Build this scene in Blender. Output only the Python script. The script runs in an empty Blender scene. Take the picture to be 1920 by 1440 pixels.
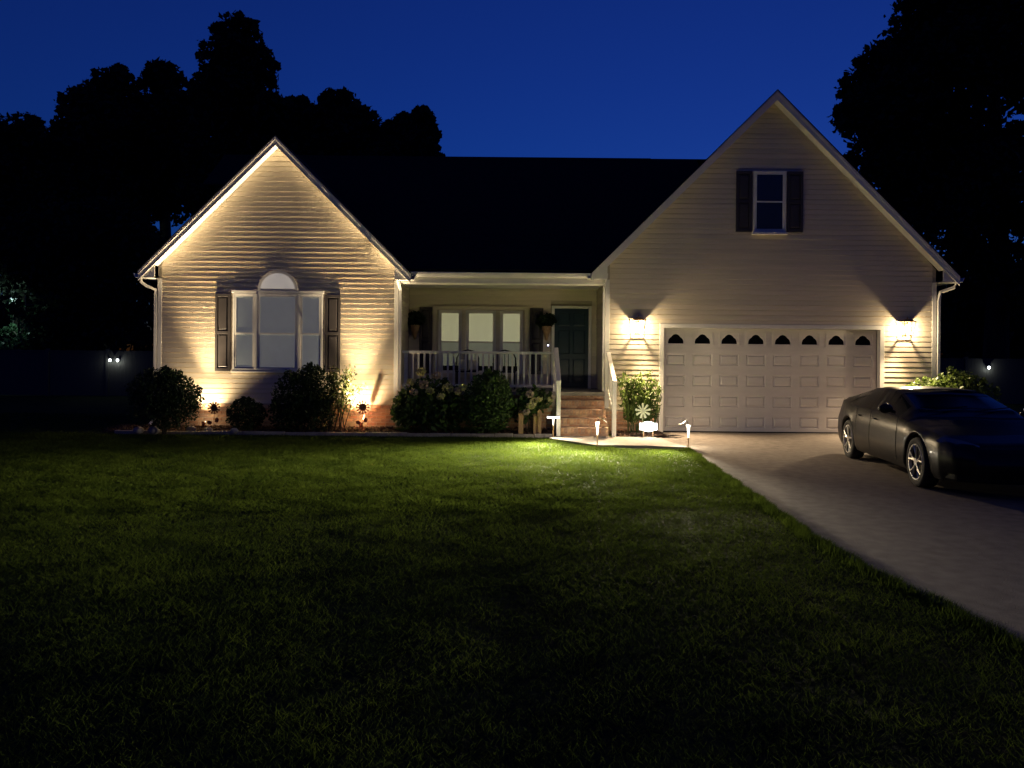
import bpy, bmesh, math, random
import numpy as np
from mathutils import Vector, Matrix

random.seed(7)
RNG = np.random.default_rng(7)
S = bpy.context.scene
COL = S.collection
R = math.radians

# ------------------------------------------------------------------ camera
cam_d = bpy.data.cameras.new('camera')
cam = bpy.data.objects.new('camera', cam_d)
COL.objects.link(cam)
cam_d.sensor_width = 36.0
cam_d.lens = 36.0 * 1450 / 1920
cam_d.shift_y = -52 / 1920
cam_d.clip_start = 0.05
cam_d.clip_end = 2000
cam.matrix_world = Matrix.Translation((0, 0, 1.75)) @ Matrix.Rotation(R(90), 4, 'X') @ Matrix.Rotation(0.009, 4, 'Z')
S.camera = cam

# ------------------------------------------------------------------ sky (dusk)
W = bpy.data.worlds.new('World')
S.world = W
W.use_nodes = True
nt = W.node_tree
nt.nodes.clear()
sky = nt.nodes.new('ShaderNodeTexSky')
sky.sky_type = 'NISHITA'
sky.sun_disc = False
sky.sun_elevation = R(-1.0)
sky.sun_rotation = R(20)
sky.ozone_density = 6.0
sky.dust_density = 0.3
tint = nt.nodes.new('ShaderNodeMix')
tint.data_type = 'RGBA'
tint.blend_type = 'MULTIPLY'
tint.inputs[0].default_value = 1.0
tint.inputs[7].default_value = (0.55, 0.74, 1.0, 1)
bg = nt.nodes.new('ShaderNodeBackground')
bg.inputs[1].default_value = 0.074
wo = nt.nodes.new('ShaderNodeOutputWorld')
nt.links.new(sky.outputs[0], tint.inputs[6])
nt.links.new(tint.outputs[2], bg.inputs[0])
nt.links.new(bg.outputs[0], wo.inputs[0])

S.view_settings.view_transform = 'Standard'
S.view_settings.look = 'None'
S.view_settings.exposure = 2.5
S.view_settings.gamma = 1.0
S.view_settings.use_curve_mapping = False
S.render.engine = 'CYCLES'
S.cycles.use_denoising = True
S.cycles.max_bounces = 6
S.cycles.diffuse_bounces = 3
S.cycles.transparent_max_bounces = 12
S.cycles.sample_clamp_indirect = 4.0
S.cycles.caustics_reflective = False
S.cycles.caustics_refractive = False

WARM = (1.0, 0.78, 0.48)
LAMPC = (1.0, 0.74, 0.45)
COOL = (1.0, 0.86, 0.62)
P_SPOT, P_LANTERN, P_TORCH, P_BAR, P_SIGN = 62.0, 13.0, 820.0, 1450.0, 1.5
P_DOWN = 340.0

# ------------------------------------------------------------------ materials
def mat(name, col, rough=0.7, metal=0.0, spec=0.5, var=0.0, vscale=6.0, bump=0.0, bscale=40.0, col2=None,
        coat=0.0, stretch=None, transl=None):
    m = bpy.data.materials.new(name)
    m.use_nodes = True
    n, l = m.node_tree.nodes, m.node_tree.links
    b = n['Principled BSDF']
    b.inputs['Base Color'].default_value = (*col, 1)
    b.inputs['Roughness'].default_value = rough
    b.inputs['Metallic'].default_value = metal
    b.inputs['Specular IOR Level'].default_value = spec
    b.inputs['Coat Weight'].default_value = coat
    tc = n.new('ShaderNodeTexCoord')
    vec = tc.outputs['Object']
    if stretch:
        mp = n.new('ShaderNodeMapping')
        mp.inputs['Scale'].default_value = stretch
        l.new(vec, mp.inputs[0])
        vec = mp.outputs[0]
    if var or col2:
        no = n.new('ShaderNodeTexNoise')
        no.inputs['Scale'].default_value = vscale
        no.inputs['Detail'].default_value = 6
        l.new(vec, no.inputs['Vector'])
        rp = n.new('ShaderNodeValToRGB')
        rp.color_ramp.elements[0].position = 0.32
        rp.color_ramp.elements[1].position = 0.68
        c2 = col2 or tuple(min(1, c * (1 + var)) for c in col)
        c1 = col if col2 else tuple(c * (1 - var) for c in col)
        rp.color_ramp.elements[0].color = (*c1, 1)
        rp.color_ramp.elements[1].color = (*c2, 1)
        l.new(no.outputs[0], rp.inputs[0])
        l.new(rp.outputs[0], b.inputs['Base Color'])
    if bump:
        nb = n.new('ShaderNodeTexNoise')
        nb.inputs['Scale'].default_value = bscale
        nb.inputs['Detail'].default_value = 5
        l.new(vec, nb.inputs['Vector'])
        bp = n.new('ShaderNodeBump')
        bp.inputs['Strength'].default_value = bump
        bp.inputs['Distance'].default_value = 0.02
        l.new(nb.outputs[0], bp.inputs['Height'])
        l.new(bp.outputs[0], b.inputs['Normal'])
    if transl:
        t = n.new('ShaderNodeBsdfTranslucent')
        t.inputs[0].default_value = (*transl, 1)
        mx = n.new('ShaderNodeMixShader')
        mx.inputs[0].default_value = 0.35
        l.new(b.outputs[0], mx.inputs[1])
        l.new(t.outputs[0], mx.inputs[2])
        l.new(mx.outputs[0], n['Material Output'].inputs[0])
    return m

def emis(name, col, s):
    m = bpy.data.materials.new(name)
    m.use_nodes = True
    b = m.node_tree.nodes['Principled BSDF']
    b.inputs['Base Color'].default_value = (0.8, 0.8, 0.8, 1)
    b.inputs['Emission Color'].default_value = (*col, 1)
    b.inputs['Emission Strength'].default_value = s
    return m

def glass(name, tint=(0.9, 0.95, 0.95), refl=0.08):
    m = bpy.data.materials.new(name)
    m.use_nodes = True
    n, l = m.node_tree.nodes, m.node_tree.links
    n.remove(n['Principled BSDF'])
    t = n.new('ShaderNodeBsdfTransparent')
    t.inputs[0].default_value = (*tint, 1)
    g = n.new('ShaderNodeBsdfGlossy')
    g.inputs['Roughness'].default_value = 0.03
    fr = n.new('ShaderNodeFresnel')
    # the same index from either side of the thin pane
    ge = n.new('ShaderNodeNewGeometry')
    ma = n.new('ShaderNodeMath'); ma.operation = 'MULTIPLY_ADD'
    ma.inputs[1].default_value = 1 / 1.5 - 1.5; ma.inputs[2].default_value = 1.5
    l.new(ge.outputs['Backfacing'], ma.inputs[0])
    l.new(ma.outputs[0], fr.inputs[0])
    mx = n.new('ShaderNodeMixShader')
    l.new(fr.outputs[0], mx.inputs[0])
    l.new(t.outputs[0], mx.inputs[1])
    l.new(g.outputs[0], mx.inputs[2])
    l.new(mx.outputs[0], n['Material Output'].inputs[0])
    return m

M = {}
M['siding'] = mat('vinyl_siding', (0.66, 0.575, 0.44), 0.55, var=0.06, vscale=2.0, bump=0.12, bscale=30, stretch=(0.5, 3, 8))
SID = [M['siding'], mat('vinyl_siding_b', (0.63, 0.55, 0.42), 0.55, var=0.07, vscale=1.3, bump=0.12, bscale=30, stretch=(0.5, 3, 8)),
       mat('vinyl_siding_c', (0.68, 0.59, 0.455), 0.6, var=0.06, vscale=2.6, bump=0.12, bscale=30, stretch=(0.5, 3, 8))]
M['trim'] = mat('white_trim', (0.74, 0.71, 0.65), 0.5, var=0.04, vscale=5)
M['wall'] = mat('wall_sheathing', (0.42, 0.37, 0.29), 0.8, var=0.05)
M['soffit'] = mat('white_soffit', (0.76, 0.74, 0.70), 0.6, var=0.03)
M['shingle'] = mat('roof_shingle', (0.014, 0.014, 0.015), 0.95, spec=0.15, var=0.35, vscale=14, bump=0.6, bscale=60)
M['shutter'] = mat('shutter_paint', (0.045, 0.038, 0.036), 0.45, var=0.1)
M['door'] = mat('door_paint', (0.012, 0.036, 0.044), 0.35, var=0.1)
M['garage'] = mat('garage_door_paint', (0.66, 0.62, 0.57), 0.5, var=0.05, vscale=3, bump=0.05, bscale=60, stretch=(1, 1, 4))
M['blind'] = mat('window_blind', (0.66, 0.64, 0.62), 0.7, var=0.05, vscale=4)
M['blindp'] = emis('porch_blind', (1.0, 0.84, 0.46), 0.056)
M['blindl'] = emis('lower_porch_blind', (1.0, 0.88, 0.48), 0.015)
M['dark'] = mat('dark_room', (0.006, 0.006, 0.007), 0.9)
M['glass'] = glass('window_glass')
M['glassd'] = mat('dark_glass', (0.004, 0.005, 0.006), 0.12, spec=0.16)
M['metal'] = mat('lantern_metal', (0.30, 0.21, 0.13), 0.35, metal=0.8)
M['blackm'] = mat('black_metal', (0.02, 0.018, 0.016), 0.5, metal=0.6)
M['rust'] = mat('rusty_metal', (0.22, 0.065, 0.04), 0.8, metal=0.1, var=0.4, vscale=25)
M['palegreen'] = mat('pale_green_paint', (0.55, 0.60, 0.36), 0.5, var=0.08)
M['mortar'] = mat('mortar', (0.42, 0.35, 0.27), 0.9, var=0.1, vscale=20)
BR = [mat('brick_clay', c, 0.85, var=0.18, vscale=18, bump=0.3, bscale=80) for c in
      ((0.46, 0.27, 0.16), (0.40, 0.21, 0.12), (0.52, 0.33, 0.20), (0.36, 0.22, 0.15))]
M['concrete'] = mat('driveway_concrete', (0.168, 0.145, 0.124), 0.9, spec=0.08, var=0.17, vscale=7.0, bump=0.6, bscale=90)
M['walk'] = mat('walkway_concrete', (0.27, 0.24, 0.205), 0.9, spec=0.1, var=0.12, vscale=2.0, bump=0.3, bscale=110)
M['mulch'] = mat('bark_mulch', (0.055, 0.030, 0.018), 0.95, spec=0.1, var=0.5, vscale=30, bump=1.0, bscale=50)
M['soil'] = mat('ground_soil', (0.022, 0.032, 0.010), 0.95, spec=0.05, var=0.4, vscale=3.0, bump=1.0, bscale=14)
M['chip'] = mat('bark_chip', (0.11, 0.062, 0.038), 0.9, var=0.5, vscale=6)
M['wood'] = mat('weathered_wood', (0.42, 0.26, 0.13), 0.8, var=0.3, vscale=10, stretch=(8, 8, 1), bump=0.4, bscale=30)
M['stone'] = mat('edging_stone', (0.36, 0.31, 0.24), 0.9, var=0.2, vscale=9, bump=0.6, bscale=40)
M['rock'] = mat('garden_rock', (0.34, 0.30, 0.26), 0.9, var=0.25, vscale=8, bump=0.8, bscale=25)
M['white'] = mat('white_plastic', (0.78, 0.77, 0.74), 0.45)
M['railw'] = mat('railing_paint', (0.66, 0.63, 0.56), 0.55, var=0.06, vscale=9)
M['bark'] = mat('tree_bark', (0.05, 0.038, 0.028), 0.95, var=0.3, vscale=8, bump=0.8, bscale=18, stretch=(2, 2, 0.5))
M['petal'] = mat('hydrangea_petal', (0.55, 0.52, 0.26), 0.7, var=0.2, vscale=14, transl=(0.35, 0.33, 0.12))
M['petalp'] = mat('hydrangea_faded_petal', (0.50, 0.40, 0.32), 0.7, var=0.2, vscale=14, transl=(0.3, 0.22, 0.15))
M['fence'] = mat('weathered_fence', (0.05, 0.05, 0.05), 0.8, var=0.04)
M['cushion'] = mat('cream_cushion', (0.72, 0.69, 0.48), 0.9, var=0.08)
def leafmat(name, c, t=None, rough=0.55, spec=0.3):
    return mat(name, tuple(x * 0.7 for x in c), rough, spec=spec, col2=tuple(x * 1.35 for x in c), vscale=5,
               transl=t or tuple(x * 0.8 for x in c))
M['leaf_dark'] = leafmat('dark_leaf', (0.022, 0.045, 0.016))
M['leaf_tree'] = leafmat('tree_leaf', (0.040, 0.052, 0.036), rough=0.8, spec=0.1)
M['leaf_yard'] = leafmat('yard_tree_leaf', (0.05, 0.10, 0.05))
M['leaf_mid'] = leafmat('shrub_leaf', (0.065, 0.115, 0.032))
M['leaf_rose'] = leafmat('rose_leaf', (0.10, 0.13, 0.05), t=(0.12, 0.13, 0.04))
M['leaf_lime'] = leafmat('lime_leaf', (0.10, 0.19, 0.05))
M['leaf_gold'] = leafmat('golden_shrub_leaf', (0.085, 0.125, 0.025))  # yellow-green leaf colour
M['paint'] = mat('car_paint', (0.008, 0.0075, 0.007), 0.36, metal=0.0, coat=0.22, spec=0.18)
M['rim'] = mat('alloy_wheel', (0.62, 0.60, 0.56), 0.3, metal=0.75)
M['rubber'] = mat('tyre_rubber', (0.015, 0.015, 0.015), 0.85)
M['chrome'] = mat('chrome', (0.6, 0.6, 0.6), 0.12, metal=1.0)
M['lens'] = mat('headlight_lens', (0.22, 0.20, 0.20), 0.08, metal=0.6, coat=1.0)
M['tail'] = mat('tail_light', (0.16, 0.01, 0.01), 0.15, coat=0.5)
def glow(name, col, s):
    m = bpy.data.materials.new(name)
    m.use_nodes = True
    n, l = m.node_tree.nodes, m.node_tree.links
    n.remove(n['Principled BSDF'])
    e = n.new('ShaderNodeEmission'); e.inputs[0].default_value = (*col, 1); e.inputs[1].default_value = s
    t = n.new('ShaderNodeBsdfTransparent')
    a = n.new('ShaderNodeAddShader')
    l.new(e.outputs[0], a.inputs[0]); l.new(t.outputs[0], a.inputs[1]); l.new(a.outputs[0], n['Material Output'].inputs[0])
    return m
E_BULB = glow('lit_bulb', (1.0, 0.84, 0.62), 0.6)
E_TORCH = emis('lit_diffuser', (1.0, 0.86, 0.62), 0.5)
E_BAR = emis('lit_bar', (0.93, 0.86, 1.0), 0.8)
E_SIGN = emis('lit_sign', (0.97, 0.98, 1.0), 0.8)
E_DOORBELL = emis('doorbell_led', (0.55, 0.55, 1.0), 3.0)
E_COOL = emis('lit_cool_lamp', (0.85, 0.95, 1.0), 1.5)
E_YARD = emis('lit_yard_lamp', (0.55, 0.72, 1.0), 0.03)
E_SPOT = emis('spot_lens', (1.0, 0.75, 0.4), 6.0)

b_ = M['blind'].node_tree.nodes['Principled BSDF']     # faint glow added to the blinds so they read brighter
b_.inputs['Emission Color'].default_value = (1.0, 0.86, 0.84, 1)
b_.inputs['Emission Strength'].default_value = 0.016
def grass_mat():
    m = bpy.data.materials.new('grass_blade')
    m.use_nodes = True
    n, l = m.node_tree.nodes, m.node_tree.links
    b = n['Principled BSDF']
    b.inputs['Roughness'].default_value = 0.6
    b.inputs['Specular IOR Level'].default_value = 0.0
    tc = n.new('ShaderNodeTexCoord')
    a = n.new('ShaderNodeTexNoise'); a.inputs['Scale'].default_value = 1.3; a.inputs['Detail'].default_value = 4
    c = n.new('ShaderNodeTexNoise'); c.inputs['Scale'].default_value = 45; c.inputs['Detail'].default_value = 2
    l.new(tc.outputs['Object'], a.inputs['Vector']); l.new(tc.outputs['Object'], c.inputs['Vector'])
    mth = n.new('ShaderNodeMath'); mth.operation = 'MULTIPLY_ADD'; mth.inputs[1].default_value = 0.5
    l.new(c.outputs[0], mth.inputs[0])
    m2 = n.new('ShaderNodeMath'); m2.operation = 'MULTIPLY'; m2.inputs[1].default_value = 0.5
    l.new(a.outputs[0], m2.inputs[0]); l.new(m2.outputs[0], mth.inputs[2])
    rp = n.new('ShaderNodeValToRGB')
    rp.color_ramp.elements[0].position = 0.33; rp.color_ramp.elements[1].position = 0.68
    rp.color_ramp.elements[0].color = (0.038, 0.062, 0.011, 1)
    rp.color_ramp.elements[1].color = (0.104, 0.146, 0.020, 1)
    l.new(mth.outputs[0], rp.inputs[0]); l.new(rp.outputs[0], b.inputs['Base Color'])
    t = n.new('ShaderNodeBsdfTranslucent')
    l.new(rp.outputs[0], t.inputs[0])
    mx = n.new('ShaderNodeMixShader'); mx.inputs[0].default_value = 0.22
    l.new(b.outputs[0], mx.inputs[1]); l.new(t.outputs[0], mx.inputs[2])
    l.new(mx.outputs[0], n['Material Output'].inputs[0])
    return m
M['grass'] = grass_mat()

# ------------------------------------------------------------------ mesh helpers
class MB:
    def __init__(s):
        s.v, s.f = [], []
    def add(s, vs, fs):
        k = len(s.v)
        s.v += [tuple(v) for v in vs]
        s.f += [tuple(i + k for i in f) for f in fs]
        return s
    def box(s, x0, x1, y0, y1, z0, z1):
        return s.add([(x0, y0, z0), (x1, y0, z0), (x1, y1, z0), (x0, y1, z0), (x0, y0, z1), (x1, y0, z1), (x1, y1, z1), (x0, y1, z1)],
                     [(0, 3, 2, 1), (4, 5, 6, 7), (0, 1, 5, 4), (1, 2, 6, 5), (2, 3, 7, 6), (3, 0, 4, 7)])
    def prism_y(s, poly, y0, y1):          # poly of (x, z), anticlockwise seen from -y
        n = len(poly)
        vs = [(x, y0, z) for x, z in poly] + [(x, y1, z) for x, z in poly]
        fs = [tuple(range(n)), tuple(range(2 * n - 1, n - 1, -1))]
        fs += [(i, i + n, (i + 1) % n + n, (i + 1) % n) for i in range(n)]
        return s.add(vs, fs)
    def prism_x(s, poly, x0, x1):          # poly of (y, z)
        n = len(poly)
        vs = [(x0, y, z) for y, z in poly] + [(x1, y, z) for y, z in poly]
        fs = [tuple(range(n)), tuple(range(2 * n - 1, n - 1, -1))]
        fs += [(i, i + n, (i + 1) % n + n, (i + 1) % n) for i in range(n)]
        return s.add(vs, fs)
    def prism_z(s, poly, z0, z1):
        n = len(poly)
        vs = [(x, y, z0) for x, y in poly] + [(x, y, z1) for x, y in poly]
        fs = [tuple(range(n - 1, -1, -1)), tuple(range(n, 2 * n))]
        fs += [(i, (i + 1) % n, (i + 1) % n + n, i + n) for i in range(n)]
        return s.add(vs, fs)
    def tube(s, pts, r, n=8, cap=True):
        pts = [Vector(p) for p in pts]
        rs = r if isinstance(r, (list, tuple)) else [r] * len(pts)
        k = len(s.v)
        for i, p in enumerate(pts):
            d = (pts[min(i + 1, len(pts) - 1)] - pts[max(i - 1, 0)]).normalized()
            u = d.cross(Vector((0.3, 0.2, 1)) if abs(d.z) < 0.9 else Vector((1, 0.1, 0))).normalized()
            w = d.cross(u)
            for j in range(n):
                a = 2 * math.pi * (j + 0.5) / n
                s.v.append(tuple(p + (u * math.cos(a) + w * math.sin(a)) * rs[i]))
        for i in range(len(pts) - 1):
            for j in range(n):
                a, b = k + i * n + j, k + i * n + (j + 1) % n
                s.f.append((a, b, b + n, a + n))
        if cap:
            s.f.append(tuple(range(k + n - 1, k - 1, -1)))
            s.f.append(tuple(range(k + (len(pts) - 1) * n, k + len(pts) * n)))
        return s
    def lathe(s, prof, c, n=16):            # prof of (r, z), axis up
        k = len(s.v)
        for r, z in prof:
            for j in range(n):
                a = 2 * math.pi * j / n
                s.v.append((c[0] + r * math.cos(a), c[1] + r * math.sin(a), c[2] + z))
        for i in range(len(prof) - 1):
            for j in range(n):
                a, b = k + i * n + j, k + i * n + (j + 1) % n
                s.f.append((a, b, b + n, a + n))
        s.f.append(tuple(range(k + n - 1, k - 1, -1)))
        s.f.append(tuple(range(k + (len(prof) - 1) * n, k + len(prof) * n)))
        return s
    def ball(s, c, r, n=10, m=7, jit=0.0):
        rx, ry, rz = r if isinstance(r, (list, tuple)) else (r, r, r)
        k = len(s.v)
        for i in range(m + 1):
            t = math.pi * i / m
            for j in range(n):
                a = 2 * math.pi * j / n
                q = 1 + (random.uniform(-jit, jit) if jit else 0)
                s.v.append((c[0] + rx * q * math.sin(t) * math.cos(a), c[1] + ry * q * math.sin(t) * math.sin(a), c[2] + rz * q * math.cos(t)))
        for i in range(m):
            for j in range(n):
                a, b = k + i * n + j, k + i * n + (j + 1) % n
                s.f.append((a, a + n, b + n, b))
        return s

def link(name, mesh, parent=None, loc=(0, 0, 0)):
    o = bpy.data.objects.new(name, mesh)
    COL.objects.link(o)
    o.location = loc
    if parent:
        o.parent = parent
    return o

ORG = {}
def org(p):
    while p is not None:
        if p.name in ORG:
            return ORG[p.name]
        p = p.parent
    return (0, 0, 0)

def build(name, mb, m, parent=None, smooth=False, bevel=0.0, local=False):
    """one mesh object; its vertices are given in world space (or in the thing's own space)"""
    me = bpy.data.meshes.new(name)
    L = (0, 0, 0) if local else org(parent)
    me.from_pydata([(x - L[0], y - L[1], z - L[2]) for x, y, z in mb.v], [], mb.f)
    ms = m if isinstance(m, list) else [m]
    for q in ms:
        me.materials.append(q)
    if smooth:
        me.polygons.foreach_set('use_smooth', [True] * len(me.polygons))
    me.update()
    o = link(name, me, parent)
    if bevel:
        b = o.modifiers.new('bevel', 'BEVEL')
        b.width = bevel
        b.segments = 2
        b.limit_method = 'ANGLE'
    return o

def thing(name, loc, label, cat, group=None, rz=0.0):
    o = bpy.data.objects.new(name, None)
    COL.objects.link(o)
    o.location = loc
    o.rotation_euler = (0, 0, rz)
    ORG[o.name] = tuple(loc)
    o['label'] = label
    o['category'] = cat
    if group:
        o['group'] = group
    return o

def structure(o):
    o['kind'] = 'structure'
    return o

def light(name, kind, loc, power, col, size=0.03, parent=None, target=None, angle=None, blend=1.0):
    d = bpy.data.lights.new(name, kind)
    d.energy = power
    d.color = col
    d.shadow_soft_size = size
    if kind == 'SPOT':
        d.spot_size = angle
        d.spot_blend = blend
    o = bpy.data.objects.new(name, d)
    COL.objects.link(o)
    L = org(parent)
    o.location = (loc[0] - L[0], loc[1] - L[1], loc[2] - L[2])
    if target is not None:
        o.rotation_euler = (Vector(target) - Vector(loc)).to_track_quat('-Z', 'Y').to_euler()
    if parent:
        o.parent = parent
    return o

def copy_tree(o, parent=None):
    c = o.copy()
    COL.objects.link(c)
    if parent:
        c.parent = parent
    for ch in list(o.children):
        copy_tree(ch, c)
    return c

def P(px, py, Y):
    """a point seen at pixel (px, py) of the photograph, at the depth Y it really has"""
    tx = (px - 960) + 0.009 * (py - 668)
    ty = (py - 668) - 0.009 * (px - 960)
    return (tx * Y / 1450, Y, 1.75 - ty * Y / 1450)

def quads_mesh(name, C, size, parent, m, aspect=0.6, up=0.0, nrm=None, jitter=0.35):
    """many leaf-shaped faces (a folded pair of triangles each) at the points C"""
    n = len(C)
    L = np.array(org(parent))
    C = np.asarray(C) - L
    d = RNG.normal(size=(n, 3))
    d[:, 2] += up
    d /= np.linalg.norm(d, axis=1)[:, None]
    if nrm is not None:
        q = nrm + RNG.normal(size=(n, 3)) * 0.7
    else:
        q = RNG.normal(size=(n, 3))
    w = np.cross(d, q)
    w /= np.linalg.norm(w, axis=1)[:, None] + 1e-9
    sz = size * (1 + jitter * RNG.normal(size=n)).clip(0.4, 1.8)
    a = (d * sz[:, None] * 0.5)
    b = (w * sz[:, None] * 0.5 * aspect)
    nn = np.cross(a, b)
    nn /= np.linalg.norm(nn, axis=1)[:, None] + 1e-9
    f = nn * sz[:, None] * 0.10
    V = np.stack([C - a, C + b + f - a * 0.1, C + a, C - b + f - a * 0.1], axis=1).reshape(-1, 3)
    idx = np.arange(n * 4).reshape(n, 4)
    F = np.concatenate([idx[:, [0, 1, 2]], idx[:, [0, 2, 3]]], axis=1).reshape(-1)
    return raw_mesh(name, V, F, parent, m)

def raw_mesh(name, V, F, parent, m):
    nt_ = len(F) // 3
    me = bpy.data.meshes.new(name)
    me.vertices.add(len(V))
    me.vertices.foreach_set('co', V.astype(np.float32).reshape(-1))
    me.loops.add(len(F))
    me.loops.foreach_set('vertex_index', F.astype(np.int32))
    me.polygons.add(nt_)
    me.polygons.foreach_set('loop_start', np.arange(nt_, dtype=np.int32) * 3)
    me.polygons.foreach_set('loop_total', np.full(nt_, 3, dtype=np.int32))
    me.materials.append(m)
    me.update(calc_edges=True)
    return link(name, me, parent)

def cloud(lobes, n, shell=0.55):
    """points through a crown made of ellipsoid lobes (cx, cy, cz, rx, ry, rz)"""
    lob = np.array(lobes, float)
    wgt = (lob[:, 3] * lob[:, 5]) ** 1.0
    k = RNG.choice(len(lob), size=n, p=wgt / wgt.sum())
    d = RNG.normal(size=(n, 3))
    d /= np.linalg.norm(d, axis=1)[:, None]
    r = RNG.random(n) ** shell
    r *= 1 + 0.10 * np.sin(d[:, 0] * 9 + k) * np.cos(d[:, 2] * 8 + k * 2)
    return lob[k, :3] + d * r[:, None] * lob[k, 3:], d

# ------------------------------------------------------------------ ground, driveway, walk
F_ = 17.70        # front face of the two gables
def ground_z(x, y):
    w = np.clip((2.0 - x) / 2.0, 0, 1) * np.clip(16.0 - y, 0, 1)
    return w * (0.024 * np.sin(x * 0.7 + 1.0) * np.cos(y * 0.55) + 0.012 * np.sin(x * 1.3) * np.sin(y * 1.1 + 2) - 0.03 - 0.30 * np.clip((12.0 - y) / 10.0, 0, 1.3) ** 1.5) - 0.006  # near lawn drops away, shaped to keep the low lamps off the foreground
g = MB()
xs = [-400, -120, -60, -40, -30] + [-24 + i * 0.5 for i in range(97)] + [30, 40, 60, 120, 400]
ys = [-60, -20, -6] + [0 + i * 0.5 for i in range(61)] + [35, 45, 60, 90, 160, 500]
for yy in ys:
    for xx in xs:
        g.v.append((xx, yy, float(ground_z(xx, yy))))
nx = len(xs)
for j in range(len(ys) - 1):
    for i in range(nx - 1):
        a = j * nx + i
        g.f.append((a, a + 1, a + 1 + nx, a + nx))
structure(build('ground', g, M['soil'], smooth=True))

EDGE = [(3.30, -3.0), (3.30, 2.5), (3.16, 4.4), (3.04, 5.6), (2.94, 6.6), (2.96, 7.8), (3.04, 9.1), (3.14, 11.0), (3.25, 13.0), (3.38, 14.72)]
dr = [(8.75, -3.0)] + [(8.95, 17.62)] + [(3.10, 17.62)] + [(3.10, 16.64), (3.42, 14.80)] + EDGE[::-1]
drv = MB().prism_z(dr[::-1], -0.06, 0.030)
structure(build('driveway', drv, M['concrete']))
ap = MB().box(3.43, 8.45, 17.625, 17.84, -0.05, 0.034)
structure(build('garage_apron', ap, M['concrete']))
wk = [(0.86, 16.60), (0.80, 16.25), (1.66, 15.04), (2.60, 15.00), (3.38, 14.76), (3.09, 16.60)]
structure(build('walkway', MB().prism_z(wk, -0.05, 0.045), M['walk'], bevel=0.008))

bed = MB()
bx = np.linspace(-8.9, 0.94, 50)
byy = np.linspace(16.78, 17.69, 8)
for yy in byy:
    for xx in bx:
        q = (yy - 16.78) / 0.91
        bed.v.append((xx, yy, 0.03 + 0.07 * math.sin(min(1, q * 1.3) * 1.57) + random.uniform(-0.012, 0.012)))
for j in range(7):
    for i in range(49):
        a = j * 50 + i
        bed.f.append((a, a + 1, a + 51, a + 50))
structure(build('planting_bed', bed, M['mulch'], smooth=True))
bed2 = MB()
for yy in np.linspace(16.62, 17.69, 8):
    for xx in np.linspace(2.26, 3.38, 9):
        bed2.v.append((xx, yy, 0.052 + random.uniform(0, 0.022)))
for j in range(7):
    for i in range(8):
        a = j * 9 + i
        bed2.f.append((a, a + 1, a + 10, a + 9))
structure(build('small_planting_bed', bed2, M['mulch'], smooth=True))
bed3 = MB().box(8.96, 11.2, 16.6, 17.69, -0.05, 0.05)
structure(build('corner_planting_bed', bed3, M['mulch']))

# bark chips strewn over the beds (nobody could count them)
n = 5200
cx = np.concatenate([RNG.uniform(-8.9, 0.94, n - 700), RNG.uniform(2.3, 3.35, 700)])
cy = np.concatenate([RNG.uniform(16.74, 17.65, n - 700), RNG.uniform(16.65, 17.6, 700)])
cz = np.where(cx < 2, 0.035 + 0.07 * np.sin(np.clip((cy - 16.78) / 0.7, 0, 1) * 1.57), 0.07) + RNG.uniform(0, 0.015, n)
chips = quads_mesh('bark_chips', np.stack([cx, cy, cz], 1), 0.055, None, M['chip'], aspect=0.45)
chips['kind'] = 'stuff'; chips['label'] = 'loose brown bark chips strewn over the planting beds'; chips['category'] = 'mulch'

# ------------------------------------------------------------------ lawn grass
def edge_x(y):
    ex = np.array([e[0] for e in EDGE]); ey = np.array([e[1] for e in EDGE])
    return np.interp(y, ey, ex)
def grass(n, x0, x1, y0, y1, hgt, wid):
    x = RNG.uniform(x0, x1, n); y = RNG.uniform(y0, y1, n)
    lim = np.where(y < 14.76, edge_x(y) - 0.02, np.where(y < 15.02, np.interp(y, [14.76, 15.02], [3.36, 2.0]),
                   np.interp(y, [15.02, 16.25, 16.7], [1.66, 0.80, 0.78])))
    keep = (x < lim + 0.01 + 0.035 * np.sin(y * 2.3) * np.sin(y * 6.1 + 1) + RNG.normal(size=n) * 0.022) & (y < 16.62 + RNG.normal(size=n) * 0.02)
    keep |= (x < -9.0)
    keep &= ~((x > 2) & (y > 14.75))
    x, y = x[keep], y[keep]
    n = len(x)
    z = ground_z(x, y) - 0.002
    tuft = 0.55 + 0.45 * np.sin(x * 5.1 + 1.7 * np.sin(y * 3.3)) * np.cos(y * 4.7 + np.sin(x * 2.9)) + 0.3 * np.sin(x * 1.3 + y * 0.9)
    h = hgt * (0.75 + 0.4 * tuft.clip(-0.3, 1.2)) * RNG.uniform(0.6, 1.3, n)
    a = RNG.uniform(0, 2 * math.pi, n)
    lean = RNG.uniform(0.5, 1.7, n) * h
    la = RNG.uniform(0, 2 * math.pi, n)
    bx_ = np.cos(a) * wid * 0.5; by_ = np.sin(a) * wid * 0.5
    base = np.stack([x, y, z], 1)
    off = np.stack([bx_, by_, np.zeros(n)], 1)
    tip = base + np.stack([np.cos(la) * lean, np.sin(la) * lean, h], 1)
    V = np.stack([base - off, base + off, tip], 1).reshape(-1, 3)
    return V
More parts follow.
